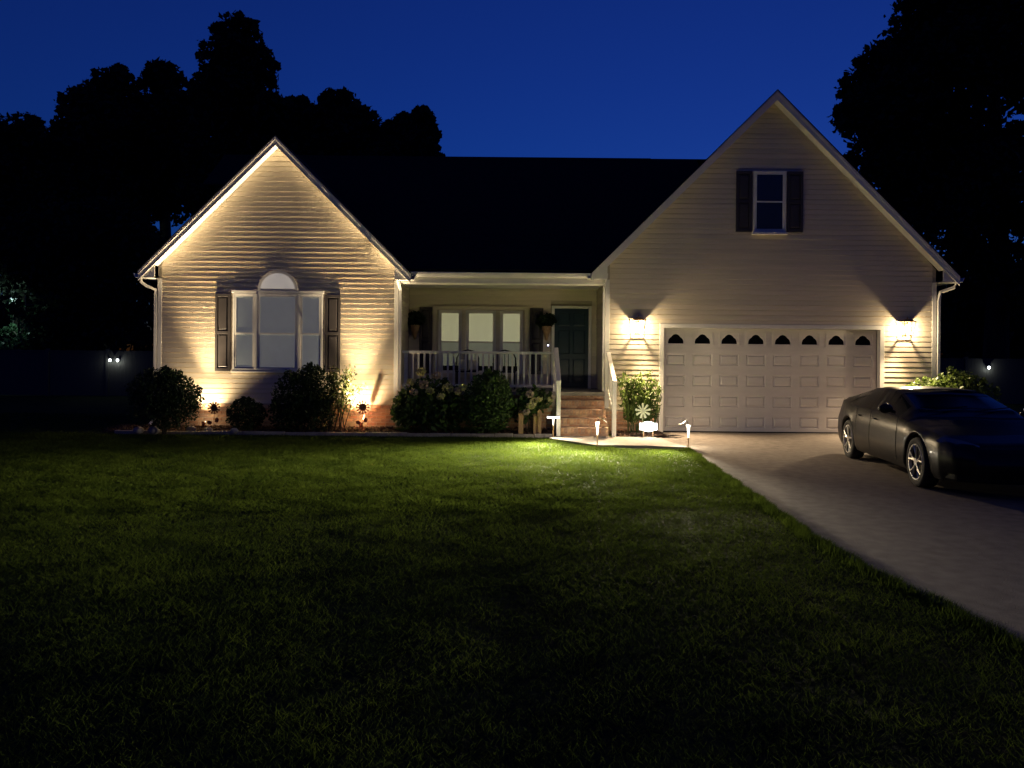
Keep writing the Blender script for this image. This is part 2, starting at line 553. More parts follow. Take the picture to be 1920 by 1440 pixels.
def edge_grass(n):
    # taller unmown blades that lean over the driveway's edge
    y = RNG.uniform(2.6, 14.7, n)
    x = edge_x(y) + 0.015 - np.abs(RNG.normal(size=n)) * 0.05 + 0.03 * np.sin(y * 3.1) * np.sin(y * 7.7)
    h = RNG.uniform(0.03, 0.085, n)
    a = RNG.uniform(0, 2 * math.pi, n)
    base = np.stack([x, y, ground_z(x, y)], 1)
    off = np.stack([np.cos(a) * 0.004, np.sin(a) * 0.004, np.zeros(n)], 1)
    tip = base + np.stack([RNG.normal(size=n) * 0.025 + 0.02, RNG.normal(size=n) * 0.03, h], 1)
    return np.stack([base - off, base + off, tip], 1).reshape(-1, 3)
Vg = np.concatenate([edge_grass(26000), grass(330000, -11, 3.5, 9.0, 16.75, 0.040, 0.009),
                     grass(230000, -9, 3.5, 2.6, 9.0, 0.036, 0.006),
                     grass(70000, -26, -9, 6.0, 22.0, 0.055, 0.016)])
lg = raw_mesh('lawn_grass', Vg, np.arange(len(Vg)), None, M['grass'])
lg['kind'] = 'stuff'; lg['label'] = 'short mown lawn grass in front of the house'; lg['category'] = 'grass'

# ------------------------------------------------------------------ the house
HOUSE = thing('house', (0.8, F_, 0), 'cream sided one storey house with two front gables, porch and double garage', 'house')
LC, LA, LX0, LX1 = -5.36, 6.50, -8.11, -2.61      # left gable: centre, apex of the wall, corners
RC, RA, RX0, RX1 = 5.91, 7.62, 2.13, 9.69         # right gable
GX0, GX1, GZ1 = 3.47, 8.41, 2.43                  # garage opening
ROW = 0.1155

def siding(cx, apex, x0, x1, z0, holes, yf):
    r = 0
    while True:
        za = z0 + r * ROW
        if za > apex - 0.03:
            break
        zb = min(za + ROW, apex - 0.005)
        cuts = sorted({za, zb} | {h[2] for h in holes if za < h[2] < zb} | {h[3] for h in holes if za < h[3] < zb})
        for c0, c1 in zip(cuts[:-1], cuts[1:]):
            if c1 - c0 < 0.008:
                continue
            zm = (c0 + c1) / 2
            ivs = [(None, None)]
            for h in holes:
                if h[2] < zm < h[3]:
                    ivs = [(None, h[0]), (h[1], None)]
            for a, b in ivs:
                def lim(z):
                    l_ = max(x0, cx - (apex - z)); r_ = min(x1, cx + (apex - z))
                    return (l_ if a is None else a), (r_ if b is None else b)
                l0, r0 = lim(c0); l1, r1 = lim(c1)
                wob = random.uniform(-0.0012, 0.0012)
                y0_ = yf - 0.018 + wob + 0.012 * (c0 - za) / ROW
                y1_ = yf - 0.018 + wob + 0.012 * (c1 - za) / ROW
                gz = min(0.021, (c1 - c0) * 0.5)
                q = 1 - gz / (c1 - c0)
                lg_, rg_ = l0 + (l1 - l0) * q, r0 + (r1 - r0) * q
                yg_ = y0_ + (y1_ - y0_) * q
                mb = MB()
                # butt edge, slanted face, and the recess the next board hangs over
                mb.add([(l0, yf + 0.004, c0), (r0, yf + 0.004, c0), (r0, y0_, c0 + 0.001), (l0, y0_, c0 + 0.001), (rg_, yg_, c1 - gz), (lg_, yg_, c1 - gz),
                        (rg_, yf + 0.0035, c1 - gz + 0.002), (lg_, yf + 0.0035, c1 - gz + 0.002), (r1, yf + 0.0035, c1), (l1, yf + 0.0035, c1)],
                       [(0, 1, 2, 3), (3, 2, 4, 5), (5, 4, 6, 7), (7, 6, 8, 9)])
                build('siding_board', mb, random.choice(SID), HOUSE)
        r += 1

siding(LC, LA, LX0 + 0.09, LX1 - 0.09, 0.62, [], F_)
siding(RC, RA, RX0 + 0.09, RX1 - 0.09, 0.55, [(GX0 - 0.10, GX1 + 0.10, 0, GZ1 + 0.10)], F_)
siding(-0.24, 40, LX1 + 0.09, RX0 - 0.09, 0.98, [(0.90, 2.02, 0.98, 3.05)], 19.52) if False else None

# porch back wall siding
r = 0
PB = 19.52
while 0.97 + r * ROW < 3.44:
    za, zb = 0.97 + r * ROW, min(0.97 + (r + 1) * ROW, 3.45)
    for a, b in ([(-2.6, 2.12)] if za > 3.05 else [(-2.6, 0.97), (2.01, 2.12)]):
        mb = MB().add([(a, PB, za), (b, PB, za), (b, PB - 0.013, za + 0.002), (a, PB - 0.013, za + 0.002), (b, PB - 0.002, zb), (a, PB - 0.002, zb)],
                      [(0, 1, 2, 3), (3, 2, 4, 5)])
        build('siding_board', mb, random.choice(SID), HOUSE)
    r += 1

# sheathing behind the boards, side walls, back wall
wl = MB()
wl.prism_y([(LX0, 0.62), (LX1, 0.62), (LX1, LA - (LX1 - LC) - 0.02), (LC, LA - 0.02), (LX0, LA - (LX1 - LC) - 0.02)], F_ + 0.006, F_ + 0.10)
wl.box(LX0 + 0.002, LX0 + 0.12, F_ + 0.101, 27.7, 0.0, 3.55)
wl.box(LX1 - 0.12, LX1 - 0.004, F_ + 0.101, PB + 0.09, 0.0, 3.55)
wl.box(LX0 + 0.13, RX1 - 0.13, 27.58, 27.7, 0.0, 3.55)
build('wall', wl, M['wall'], HOUSE)
wr = MB()
ez = RA - (RX1 - RC) - 0.02
wr.prism_y([(RX0, GZ1 + 0.04), (RX1, GZ1 + 0.04), (RX1, ez), (RC, RA - 0.02), (RX0, ez)], F_ + 0.006, F_ + 0.10)
wr.box(RX0, GX0 - 0.04, F_ + 0.006, F_ + 0.10, 0.55, GZ1 + 0.039)
wr.box(GX1 + 0.04, RX1, F_ + 0.006, F_ + 0.10, 0.55, GZ1 + 0.039)
wr.box(RX0 + 0.004, RX0 + 0.12, F_ + 0.101, PB + 0.09, 0.0, 3.70)
wr.box(RX1 - 0.12, RX1 - 0.002, F_ + 0.101, 27.7, 0.0, 3.70)
build('garage_wall', wr, M['wall'], HOUSE)
build('porch_wall', MB().box(LX1, RX0, PB + 0.001, PB + 0.09, 0.5, 3.6), M['wall'], HOUSE)
# side siding texture on the porch side walls: board faces of the two return walls
for xw, sgn in ((LX1 - 0.003, 1), (RX0 + 0.003, -1)):
    r = 0
    while 0.97 + r * ROW < 3.42:
        za, zb = 0.97 + r * ROW, 0.97 + (r + 1) * ROW
        mb = MB().add([(xw, F_ + 0.10, za), (xw, PB - 0.02, za), (xw + sgn * 0.013, PB - 0.02, za + 0.002), (xw + sgn * 0.013, F_ + 0.10, za + 0.002),
                       (xw + sgn * 0.002, PB - 0.02, zb), (xw + sgn * 0.002, F_ + 0.10, zb)], [(0, 1, 2, 3), (3, 2, 4, 5)])
        build('siding_board', mb, random.choice(SID), HOUSE)
        r += 1
# corner trims
for x0, x1 in ((LX0 - 0.004, LX0 + 0.09), (LX1 - 0.09, LX1 + 0.006), (RX0 - 0.006, RX0 + 0.09), (RX1 - 0.09, RX1 + 0.004)):
    build('corner_trim', MB().box(x0, x1, F_ - 0.022, F_ + 0.098, 0.58, 3.46 if x1 < 2 else 3.52), M['trim'], HOUSE, bevel=0.004)

# ---- brick foundation, brick by brick
def brick_mesh(l, h, d, m):
    me = bpy.data.meshes.new('brick')
    bm = bmesh.new()
    bmesh.ops.create_cube(bm, size=1.0)
    bmesh.ops.scale(bm, vec=(l, d, h), verts=bm.verts)
    bmesh.ops.bevel(bm, geom=[e for e in bm.edges if abs((e.verts[0].co - e.verts[1].co).y) < 1e-6 and e.verts[0].co.y < 0],
                    offset=0.004, segments=1, affect='EDGES')
    bm.to_mesh(me); bm.free()
    me.materials.append(m)
    return me
BRM = [brick_mesh(0.203, 0.066, 0.05, m) for m in BR]
BRV = [brick_mesh(0.066, 0.140, 0.05, m) for m in BR]
def bricks(x0, x1, z0, z1, y, parent):
    L = org(parent)
    row = 0
    z = z0 + 0.038
    while z + 0.033 < z1 + 0.01:
        x = x0 + 0.10 + (0.107 if row % 2 else 0)
        if row % 2:
            o = link('brick', random.choice(BRM), parent, (x0 + 0.048 - L[0], y - L[1], z - L[2])); o.scale.x = 0.44
        while x + 0.10 <= x1 + 0.06:
            s = 1.0
            xx = x
            if x + 0.10 > x1:
                s = (x1 - (x - 0.1015)) / 0.203
                if s < 0.2:
                    break
                xx = x - 0.1015 + s * 0.1015
            o = link('brick', random.choice(BRM), parent, (xx - L[0] + 0, y - L[1] + random.uniform(-0.003, 0.003), z - L[2]))
            o.scale.x = s
            x += 0.214
        z += 0.077
        row += 1
for x0, x1, z1 in ((LX0, LX1 - 0.003, 0.615), (RX0 + 0.003, GX0 - 0.12, 0.545), (GX1 + 0.12, RX1, 0.545)):
    build('foundation_wall', MB().box(x0, x1, F_ - 0.012, F_ + 0.3, -0.1, z1), M['mortar'], HOUSE)
bricks(LX0, LX1 - 0.01, 0.06, 0.60, F_ - 0.002, HOUSE)
bricks(RX0 + 0.01, GX0 - 0.13, 0.05, 0.53, F_ - 0.002, HOUSE)
bricks(GX1 + 0.13, RX1 - 0.01, 0.05, 0.53, F_ - 0.002, HOUSE)
# porch base: floor slab and brick front behind the shrubs
build('porch_floor', MB().box(LX1 + 0.006, RX0 - 0.006, F_ - 0.06, PB - 0.02, 0.86, 0.95), M['walk'], HOUSE, bevel=0.006)
build('porch_base', MB().box(LX1 + 0.01, RX0 - 0.01, F_ + 0.0, PB - 0.05, -0.1, 0.858), M['mortar'], HOUSE)
pb = MB()
for row in range(11):
    zz = 0.07 + row * 0.072
    x = LX1 + 0.02 + (0.107 if row % 2 else 0)
    while x + 0.203 < 1.0:
        pb.box(x, x + 0.203, F_ - 0.012 + random.uniform(-0.003, 0.003), F_ + 0.02, zz, zz + 0.062)
        x += 0.214
o = build('porch_brick_face', pb, BR[1], HOUSE); o['kind'] = 'stuff'

# ---- roofs
def gable_roof(name, cx, apex, half, yf, yb, th=0.13):
    """two sloping slabs; apex is the top of the shingles"""
    e = apex - half
    mb = MB()
    for s in (-1, 1):
        poly = [(cx, apex), (cx + s * half, e), (cx + s * half, e - 0.03), (cx, apex - 0.03)]
        if s > 0:
            poly = poly[::-1]
        mb.prism_y(poly, yf, yb)
    return build(name, mb, M['shingle'], HOUSE)
LH, LTOP, RH, RTOP = 3.06, 6.68, 4.14, 7.80
YF = F_ - 0.33
# shingle planes
gable_roof('left_roof', LC, LTOP, LH, YF - 0.02, 22.5)
gable_roof('garage_roof', RC, RTOP, RH, YF - 0.02, 28.0)
def rake(cx, apex, half, yf, wall_apex, eave_soffit):
    """drip edge, fascia board and sloping soffit of one gable"""
    e = apex - half
    for s in (-1, 1):
        def sl(zt, zb, y0, y1, out=0.0, xin=0.0):
            # band under the slope between vertical offsets zt and zb
            poly = [(cx + s * xin, apex - zt - xin), (cx + s * (half + out), e - zt - out), (cx + s * (half + out), e - zb - out), (cx + s * xin, apex - zb - xin)]
            if s > 0:
                poly = poly[::-1]
            return MB().prism_y(poly, y0, y1)
        build('drip_edge', sl(0.032, 0.062, yf - 0.012, yf + 0.03), M['trim'], HOUSE)
        build('rake_board', sl(0.064, 0.235, yf + 0.002, yf + 0.026), M['trim'], HOUSE)
        build('rake_moulding', sl(0.064, 0.10, yf - 0.010, yf + 0.0015), M['trim'], HOUSE)
        zt = apex - wall_apex
        build('rake_soffit', sl(0.165, 0.178, yf + 0.028, F_ - 0.003, out=-0.30), M['soffit'], HOUSE)
        # frieze where soffit meets the wall
        # boxed eave return
        xo = cx + s * half
        xi = cx + s * (half - 0.36)
        tri = [(xi, e + 0.36 - 0.24), (xo, e - 0.066), (xo, eave_soffit + 0.012), (xi, eave_soffit + 0.012)]
        if s < 0:
            tri = tri[::-1]
        q = MB().prism_y(tri[::-1], yf + 0.03, yf + 0.05)
        build('eave_return', q, M['trim'], HOUSE)
rake(LC, LTOP, LH, YF, LA, 3.44)
rake(RC, RTOP, RH, YF, RA, 3.50)
# horizontal eave soffits and fascia along the sides
def eave(x_wall, x_tip, y0, y1, zs, ztop):
    a, b = min(x_wall, x_tip), max(x_wall, x_tip)
    build('eave_soffit', MB().box(a, b, y0, y1, zs, zs + 0.011), M['soffit'], HOUSE)
    s = 1 if x_tip > x_wall else -1
    fx = x_tip - s * 0.02
    build('fascia', MB().box(min(fx, x_tip), max(fx, x_tip), y0 + 0.001, y1, zs + 0.013, ztop), M['trim'], HOUSE)
    # K-style gutter
    prof = [(0, 0.0), (0.07, 0.0), (0.10, 0.05), (0.10, 0.07), (0.115, 0.075), (0.115, 0.10), (0.105, 0.10), (0.09, 0.06), (0.065, 0.012), (0.008, 0.012), (0.008, 0.10), (0, 0.10)]
    poly = [(x_tip + s * (0.002 + p), zs + 0.01 + q) for p, q in prof]
    if s < 0:
        poly = poly[::-1]
    build('gutter', MB().prism_y(poly[::-1], y0 - 0.03, y1), M['trim'], HOUSE)
eave(LX0, LC - LH, YF + 0.05, 22.4, 3.44, 3.56)
eave(RX1, RC + RH, YF + 0.05, 27.9, 3.50, 3.60)
eave(RX0, RC - RH, YF + 0.05, F_ + 0.2, 3.50, 3.60)
eave(LX1, LC + LH, YF + 0.05, F_ + 0.02, 3.44, 3.56)

# main roof over the porch and the body behind
RY, RZ = 22.6, 7.56
SL = 0.75
def zmain(y):
    return RZ - SL * (RY - y)
mr = MB()
ye = 17.46
mr.prism_x([(ye, zmain(ye)), (RY, RZ), (RY, RZ - 0.04), (ye, zmain(ye) - 0.04)], LX1 + 0.006, RX0 - 0.006)
mr.prism_x([(17.9, zmain(17.9)), (RY, RZ), (RY, RZ - 0.04), (17.9, zmain(17.9) - 0.04)], LX1 - 3.0, LX1 + 0.004)
mr.prism_x([(17.9, zmain(17.9)), (RY, RZ), (RY, RZ - 0.04), (17.9, zmain(17.9) - 0.04)], RX0 - 0.004, RX0 + 3.2)
mr.prism_x([(RY, RZ), (28.0, RZ - SL * (28.0 - RY)), (28.0, RZ - SL * (28.0 - RY) - 0.04), (RY, RZ - 0.04)], -8.45, 9.0)
mr.prism_x([(21.0, zmain(21.0)), (RY, RZ), (RY, RZ - 0.04), (21.0, zmain(21.0) - 0.04)], -8.45, LX1 - 3.001)
# keep the front slope out of the two gable rooms: only the part between and behind them shows
build('main_roof', mr, M['shingle'], HOUSE)
build('ridge_cap', MB().prism_x([(RY - 0.14, RZ - 0.10), (RY, RZ + 0.012), (RY + 0.14, RZ - 0.10), (RY, RZ - 0.02)][::-1], -8.46, 4.0), M['shingle'], HOUSE)
# porch ceiling, beam, frieze and gutter
build('porch_ceiling', MB().box(LX1 + 0.004, RX0 - 0.004, F_ - 0.05, PB, 3.452, 3.475), M['soffit'], HOUSE)
build('porch_beam', MB().box(LX1 + 0.005, RX0 - 0.005, F_ - 0.10, F_ + 0.02, 3.38, 3.451), M['trim'], HOUSE, bevel=0.004)
build('porch_frieze', MB().box(LX1 + 0.005, RX0 - 0.005, F_ - 0.16, F_ - 0.101, 3.40, 3.56), M['trim'], HOUSE, bevel=0.004)
prof = [(0, 0.0), (0.07, 0.0), (0.10, 0.05), (0.10, 0.07), (0.115, 0.075), (0.115, 0.10), (0.105, 0.10), (0.09, 0.06), (0.065, 0.012), (0.008, 0.012), (0.008, 0.10), (0, 0.10)]
build('gutter', MB().prism_x([(F_ - 0.163 - p, 3.535 + q) for p, q in prof], LX1 - 0.06, RX0 + 0.02), M['trim'], HOUSE)

# downspouts
def downspout(pts, w=0.065):
    build('downspout', MB().tube(pts, w * 0.62, n=4), M['trim'], HOUSE)
downspout([(LX0 - 0.30, F_ - 0.22, 3.45), (LX0 - 0.30, F_ - 0.20, 3.36), (LX0 - 0.22, F_ - 0.12, 3.28), (LX0 - 0.055, F_ - 0.02, 3.20), (LX0 - 0.05, F_ - 0.01, 3.0), (LX0 - 0.05, F_ - 0.01, 0.25), (LX0 - 0.09, F_ - 0.16, 0.12)])
downspout([(LX1 + 0.02, F_ - 0.23, 3.54), (LX1 + 0.02, F_ - 0.20, 3.42), (LX1 + 0.05, F_ - 0.07, 3.24), (LX1 + 0.05, F_ - 0.05, 3.0), (LX1 + 0.05, F_ - 0.05, 0.62), (LX1 + 0.0, F_ - 0.2, 0.5)])
downspout([(RX0 - 0.04, F_ - 0.2, 3.51), (RX0 - 0.04, F_ - 0.08, 3.36), (RX0 - 0.045, F_ - 0.03, 3.2), (RX0 - 0.045, F_ - 0.03, 0.97)], 0.05)
downspout([(RX1 + 0.35, F_ - 0.2, 3.51), (RX1 + 0.33, F_ - 0.16, 3.40), (RX1 + 0.08, F_ - 0.04, 3.30), (RX1 + 0.055, F_ - 0.02, 3.1), (RX1 + 0.055, F_ - 0.02, 0.4), (RX1 + 0.1, F_ - 0.15, 0.2)])

# ---- windows
def bar(mb, x0, x1, z0, z1, y, d):
    mb.box(x0, x1, y - d, y, z0, z1)
def frame_box(mb, x0, x1, z0, z1, t, y, d):
    mb.box(x0, x0 + t, y - d, y, z0, z1); mb.box(x1 - t, x1, y - d, y, z0, z1)
    mb.box(x0 + t, x1 - t, y - d, y, z0, z0 + t); mb.box(x0 + t, x1 - t, y - d, y, z1 - t, z1)

def double_hung(x0, x1, z0, z1, y, blind, parent_name='window', frac=0.5, outer=0.0, slats=True, blind_to=None):
    """a window standing proud of the boards: outer frame, two sashes, panes and a blind"""
    mb = MB()
    frame_box(mb, x0, x1, z0, z1, 0.045, y, 0.042)
    w = build(parent_name, mb, M['trim'], HOUSE, bevel=0.003)
    zm = z0 + (z1 - z0) * frac
    us = MB(); frame_box(us, x0 + 0.046, x1 - 0.046, zm - 0.018, z1 - 0.046, 0.034, y - 0.030, 0.009)
    ls = MB(); frame_box(ls, x0 + 0.046, x1 - 0.046, z0 + 0.046, zm + 0.018, 0.034, y - 0.0235, 0.006)
    build('sash', us, M['trim'], w)
    build('sash', ls, M['trim'], w)
    build('pane', MB().box(x0 + 0.081, x1 - 0.081, y - 0.036, y - 0.034, zm + 0.017, z1 - 0.081), M['glass'], w)
    build('pane', MB().box(x0 + 0.081, x1 - 0.081, y - 0.0285, y - 0.0265, z0 + 0.081, zm - 0.019), M['glass'], w)
    build('window_back', MB().box(x0 + 0.047, x1 - 0.047, y - 0.0185, y - 0.001, z0 + 0.047, z1 - 0.047), M['dark'], w)
    if blind:
        lo = blind_to if blind_to is not None else z0 + 0.05
        for m_, zt, zb in ((blind, z1 - 0.06, zm), (M['blindl'] if blind is M['blindp'] else blind, zm - 0.001, lo)):
            b = MB()
            zz = zt
            while zz > zb + 0.01:
                zl = max(zz - 0.046, zb)
                b.add([(x0 + 0.05, y - 0.0195, zz), (x1 - 0.05, y - 0.0195, zz), (x1 - 0.05, y - 0.0225, zl), (x0 + 0.05, y - 0.0225, zl)], [(3, 2, 1, 0)])
                zz -= 0.044
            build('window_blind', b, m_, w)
    return w

def shutter(x0, x1, z0, z1, y, d=0.038):
    t = 0.055
    zm = (z0 + z1) / 2
    mb = MB()
    mb.box(x0, x0 + t, y - d, y, z0, z1); mb.box(x1 - t, x1, y - d, y, z0, z1)
    for a, b in ((z0, z0 + 0.07), (zm - 0.035, zm + 0.035), (z1 - 0.07, z1)):
        mb.box(x0 + t, x1 - t, y - d, y, a, b)
    s = build('shutter', mb, M['shutter'], HOUSE, bevel=0.004)
    for a, b in ((z0 + 0.07, zm - 0.035), (zm + 0.035, z1 - 0.07)):
        p = MB()
        x0a, x1a = x0 + t, x1 - t
        p.box(x0a, x1a, y - d * 0.35, y, a, b)
        p.add([(x0a + 0.012, y - d * 0.36, a + 0.012), (x1a - 0.012, y - d * 0.36, a + 0.012), (x1a - 0.012, y - d * 0.36, b - 0.012), (x0a + 0.012, y - d * 0.36, b - 0.012),
               (x0a + 0.04, y - d * 0.9, a + 0.04), (x1a - 0.04, y - d * 0.9, a + 0.04), (x1a - 0.04, y - d * 0.9, b - 0.04), (x0a + 0.04, y - d * 0.9, b - 0.04)],
              [(0, 1, 5, 4), (1, 2, 6, 5), (2, 3, 7, 6), (3, 0, 4, 7), (4, 5, 6, 7)])
        build('raised_panel', p, M['shutter'], s)
    return s

yw = F_ - 0.017
WX = [-6.385, -5.845, -4.875, -4.325]
for a, b in zip(WX[:-1], WX[1:]):
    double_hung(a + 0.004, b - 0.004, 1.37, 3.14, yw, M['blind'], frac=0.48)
# flat mull covers and outer casing
mc = MB()
for x in WX[1:3]:
    mc.box(x - 0.022, x + 0.022, yw - 0.050, yw - 0.043, 1.40, 3.12)
build('mullion', mc, M['trim'], HOUSE, bevel=0.004)
build('window_sill', MB().box(WX[0] - 0.03, WX[-1] + 0.03, yw - 0.05, yw, 1.325, 1.366), M['trim'], HOUSE, bevel=0.005)
build('window_head', MB().box(WX[0] - 0.025, WX[-1] + 0.025, yw - 0.042, yw, 3.144, 3.20), M['trim'], HOUSE, bevel=0.005)
shutter(WX[0] - 0.40, WX[0] - 0.05, 1.35, 3.12, yw, 0.038)
shutter(WX[-1] + 0.05, WX[-1] + 0.40, 1.35, 3.12, yw, 0.038)
# half round fanlight above
def halfring(cx, cz, r0, r1, y0, y1, n=28):
    mb = MB()
    for i in range(n):
        a, b = math.pi * i / n, math.pi * (i + 1) / n
        mb.prism_y([(cx + r0 * math.cos(a), cz + r0 * math.sin(a)), (cx + r1 * math.cos(a), cz + r1 * math.sin(a)),
                    (cx + r1 * math.cos(b), cz + r1 * math.sin(b)), (cx + r0 * math.cos(b), cz + r0 * math.sin(b))], y0, y1)
    return mb
acx, acz = -5.36, 3.202
mb = halfring(acx, acz, 0.395, 0.46, yw - 0.042, yw)
mb.box(acx - 0.394, acx + 0.394, yw - 0.030, yw, acz + 0.001, acz + 0.045)
fan = build('fanlight', mb, M['trim'], HOUSE)
pl = [(acx + 0.393 * math.cos(math.pi * i / 28), acz + 0.046 + 0.36 * math.sin(math.pi * i / 28)) for i in range(29)]
build('fanlight_panel', MB().prism_y(pl, yw - 0.040, yw - 0.01), emis('fanlight_panel_glow', (1.0, 0.90, 0.80), 0.038), fan)  # solid white panel, with faint emission added to brighten it

# gable window over the garage
gx = RC - 0.06
double_hung(gx - 0.375, gx + 0.375, 4.63, 6.03, yw, None)
shutter(gx - 0.765, gx - 0.40, 4.64, 6.03, yw)
shutter(gx + 0.40, gx + 0.765, 4.64, 6.03, yw)
build('window_sill', MB().box(gx - 0.40, gx + 0.40, yw - 0.10, yw, 4.575, 4.626), M['trim'], HOUSE, bevel=0.004)

# porch window: three sashes with pale blinds
yp = PB - 0.014
for a, b in ((-1.86, -1.27), (-1.17, -0.41), (-0.31, 0.27)):
    double_hung(a, b, 1.30, 2.90, yp, M['blindp'], frac=0.50, blind_to=1.50)
pc = MB()
frame_box(pc, -1.99, 0.40, 1.22, 3.00, 0.095, yp, 0.06)
pc.box(-1.268, -1.172, yp - 0.055, yp, 1.316, 2.904); pc.box(-0.408, -0.312, yp - 0.055, yp, 1.316, 2.904)
build('window_casing', pc, M['siding'], HOUSE, bevel=0.004)
shutter(-2.34, -2.02, 1.30, 2.97, yp)
shutter(0.44, 0.78, 1.30, 2.97, yp)

# front door
fd = MB(); 
fd.box(0.99, 1.062, yp - 0.075, yp, 0.952, 3.03); fd.box(1.918, 1.99, yp - 0.075, yp, 0.952, 3.03); fd.box(1.063, 1.917, yp - 0.075, yp, 2.965, 3.03)
build('door_frame', fd, M['trim'], HOUSE, bevel=0.004)
dm = MB().box(1.064, 1.916, yp - 0.035, yp - 0.001, 0.972, 2.963)
door = build('front_door', dm, M['door'], HOUSE)
for xa, xb in ((1.15, 1.45), (1.53, 1.83)):
    for za, zb in ((1.10, 1.70), (1.82, 2.42), (2.52, 2.85)):
        p = MB().add([(xa, yp - 0.0355, za), (xb, yp - 0.0355, za), (xb, yp - 0.0355, zb), (xa, yp - 0.0355, zb),
                      (xa + 0.03, yp - 0.048, za + 0.03), (xb - 0.03, yp - 0.048, za + 0.03), (xb - 0.03, yp - 0.048, zb - 0.03), (xa + 0.03, yp - 0.048, zb - 0.03)],
                     [(0, 1, 5, 4), (1, 2, 6, 5), (2, 3, 7, 6), (3, 0, 4, 7), (4, 5, 6, 7)])
        build('door_panel', p, M['door'], door)
build('door_handle', MB().ball((1.14, yp - 0.08, 1.92), 0.03).tube([(1.14, yp - 0.036, 1.92), (1.14, yp - 0.07, 1.92)], 0.012), M['blackm'], door, smooth=True)
db = build('doorbell', MB().box(0.885, 0.925, yp - 0.03, yp, 2.00, 2.10), M['blackm'], HOUSE, bevel=0.004)
build('doorbell_light', MB().ball((0.905, yp - 0.033, 2.035), (0.017, 0.008, 0.017)), E_DOORBELL, db)

# ---- garage door: five sections, eight panels each, arched lights in the top section
yg = F_ + 0.155
gt = MB()
gt.box(GX0 - 0.098, GX0 - 0.0, F_ - 0.03, F_ + 0.12, 0.05, GZ1 + 0.0)
gt.box(GX1 + 0.0, GX1 + 0.098, F_ - 0.03, F_ + 0.12, 0.05, GZ1 + 0.0)
gt.box(GX0 - 0.098, GX1 + 0.098, F_ - 0.03, F_ + 0.12, GZ1 + 0.001, GZ1 + 0.098)
build('garage_door_trim', gt, M['trim'], HOUSE, bevel=0.004)
build('garage_interior', MB().box(GX0 - 0.05, GX1 + 0.05, yg + 0.09, yg + 0.11, 0.0, GZ1 + 0.05), M['dark'], HOUSE)
gd = MB()
SEC = [0.035 + i * 0.479 for i in range(6)]
CW = (GX1 - GX0) / 8
PX0, PX1, PZ0, PZ1 = 0.085, CW - 0.085, 0.10, 0.365
def arch_pts(x0, x1, z0, z1):
    pts = [(x0, z0), (x1, z0)]
    w = x1 - x0
    # crown shaped light: vertical start, shoulders and a rounded top
    for u, v in ((1.0, 0.22), (0.96, 0.45), (0.88, 0.60), (0.80, 0.68), (0.74, 0.82), (0.64, 0.94), (0.5, 1.0), (0.36, 0.94), (0.26, 0.82), (0.20, 0.68), (0.12, 0.60), (0.04, 0.45), (0.0, 0.22)):
        pts.append((x0 + u * w, z0 + v * (z1 - z0)))
    return pts
gfr = MB()
sub = []
for r_ in range(5):
    za, zb = SEC[r_] + 0.003, SEC[r_ + 1] - 0.003
    for c in range(8):
        xa, xb = GX0 + c * CW, GX0 + (c + 1) * CW
        if r_ < 4:
            i0, i1, k0, k1 = xa + PX0, xb - PX1 + (CW - 2 * PX0) + 0 if False else xb - PX0, za + PZ0, za + PZ1
            # frame round the panel
            gfr.add([(xa, yg, za), (xb, yg, za), (xb, yg, zb), (xa, yg, zb), (i0, yg, k0), (i1, yg, k0), (i1, yg, k1), (i0, yg, k1)],
                    [(0, 1, 5, 4), (1, 2, 6, 5), (2, 3, 7, 6), (3, 0, 4, 7)])
            p = MB()
            def ring(d, y):
                return [(i0 + d, y, k0 + d), (i1 - d, y, k0 + d), (i1 - d, y, k1 - d), (i0 + d, y, k1 - d)]
            p.add(ring(0, yg) + ring(0.018, yg + 0.020) + ring(0.034, yg + 0.020) + ring(0.055, yg - 0.002),
                  [(a * 4 + i, a * 4 + (i + 1) % 4, a * 4 + 4 + (i + 1) % 4, a * 4 + 4 + i) for a in range(3) for i in range(4)] + [(12, 13, 14, 15)])
            sub.append(('door_panel', p, M['garage']))
        else:
            ap_ = arch_pts(xa + 0.13, xb - 0.13, za + 0.125, za + 0.345)
            n_ = len(ap_)
            # frame with an arched hole
            bm = bmesh.new()
            ov = [bm.verts.new((x, yg, z)) for x, z in ((xa, za), (xb, za), (xb, zb), (xa, zb))]
            iv = [bm.verts.new((x, yg, z)) for x, z in ap_]
            eds = [bm.edges.new((ov[i], ov[(i + 1) % 4])) for i in range(4)] + [bm.edges.new((iv[i], iv[(i + 1) % n_])) for i in range(n_)]
            bmesh.ops.triangle_fill(bm, edges=eds, use_beauty=True, use_dissolve=False, normal=(0, -1, 0))
            bm.verts.index_update()
            gfr.add([v.co[:] for v in bm.verts], [tuple(v.index for v in f.verts) for f in bm.faces])
            bm.free()
            lip = MB()
            lip.add([(x, yg, z) for x, z in ap_] + [(x, yg + 0.03, z) for x, z in ap_], [(i, (i + 1) % n_, (i + 1) % n_ + n_, i + n_) for i in range(n_)])
            cxm, czm = (xa + xb) / 2, za + 0.2
            # raised square moulding round the light
            frame_box(lip, xa + 0.075, xb - 0.075, za + 0.085, zb - 0.075, 0.018, yg - 0.001, 0.010)
            sub.append(('window_surround', lip, M['garage']))
            pn = MB().add([(x, yg + 0.022, z) for x, z in ap_], [tuple(range(n_))])
            sub.append(('window_pane', pn, M['glassd']))
gfr.box(GX0 - 0.03, GX1 + 0.03, yg + 0.034, yg + 0.06, 0.03, GZ1 + 0.03)
gdo = build('garage_door', gfr, M['garage'], HOUSE)
for nme, p, m_ in sub:
    build(nme, p, m_, gdo)
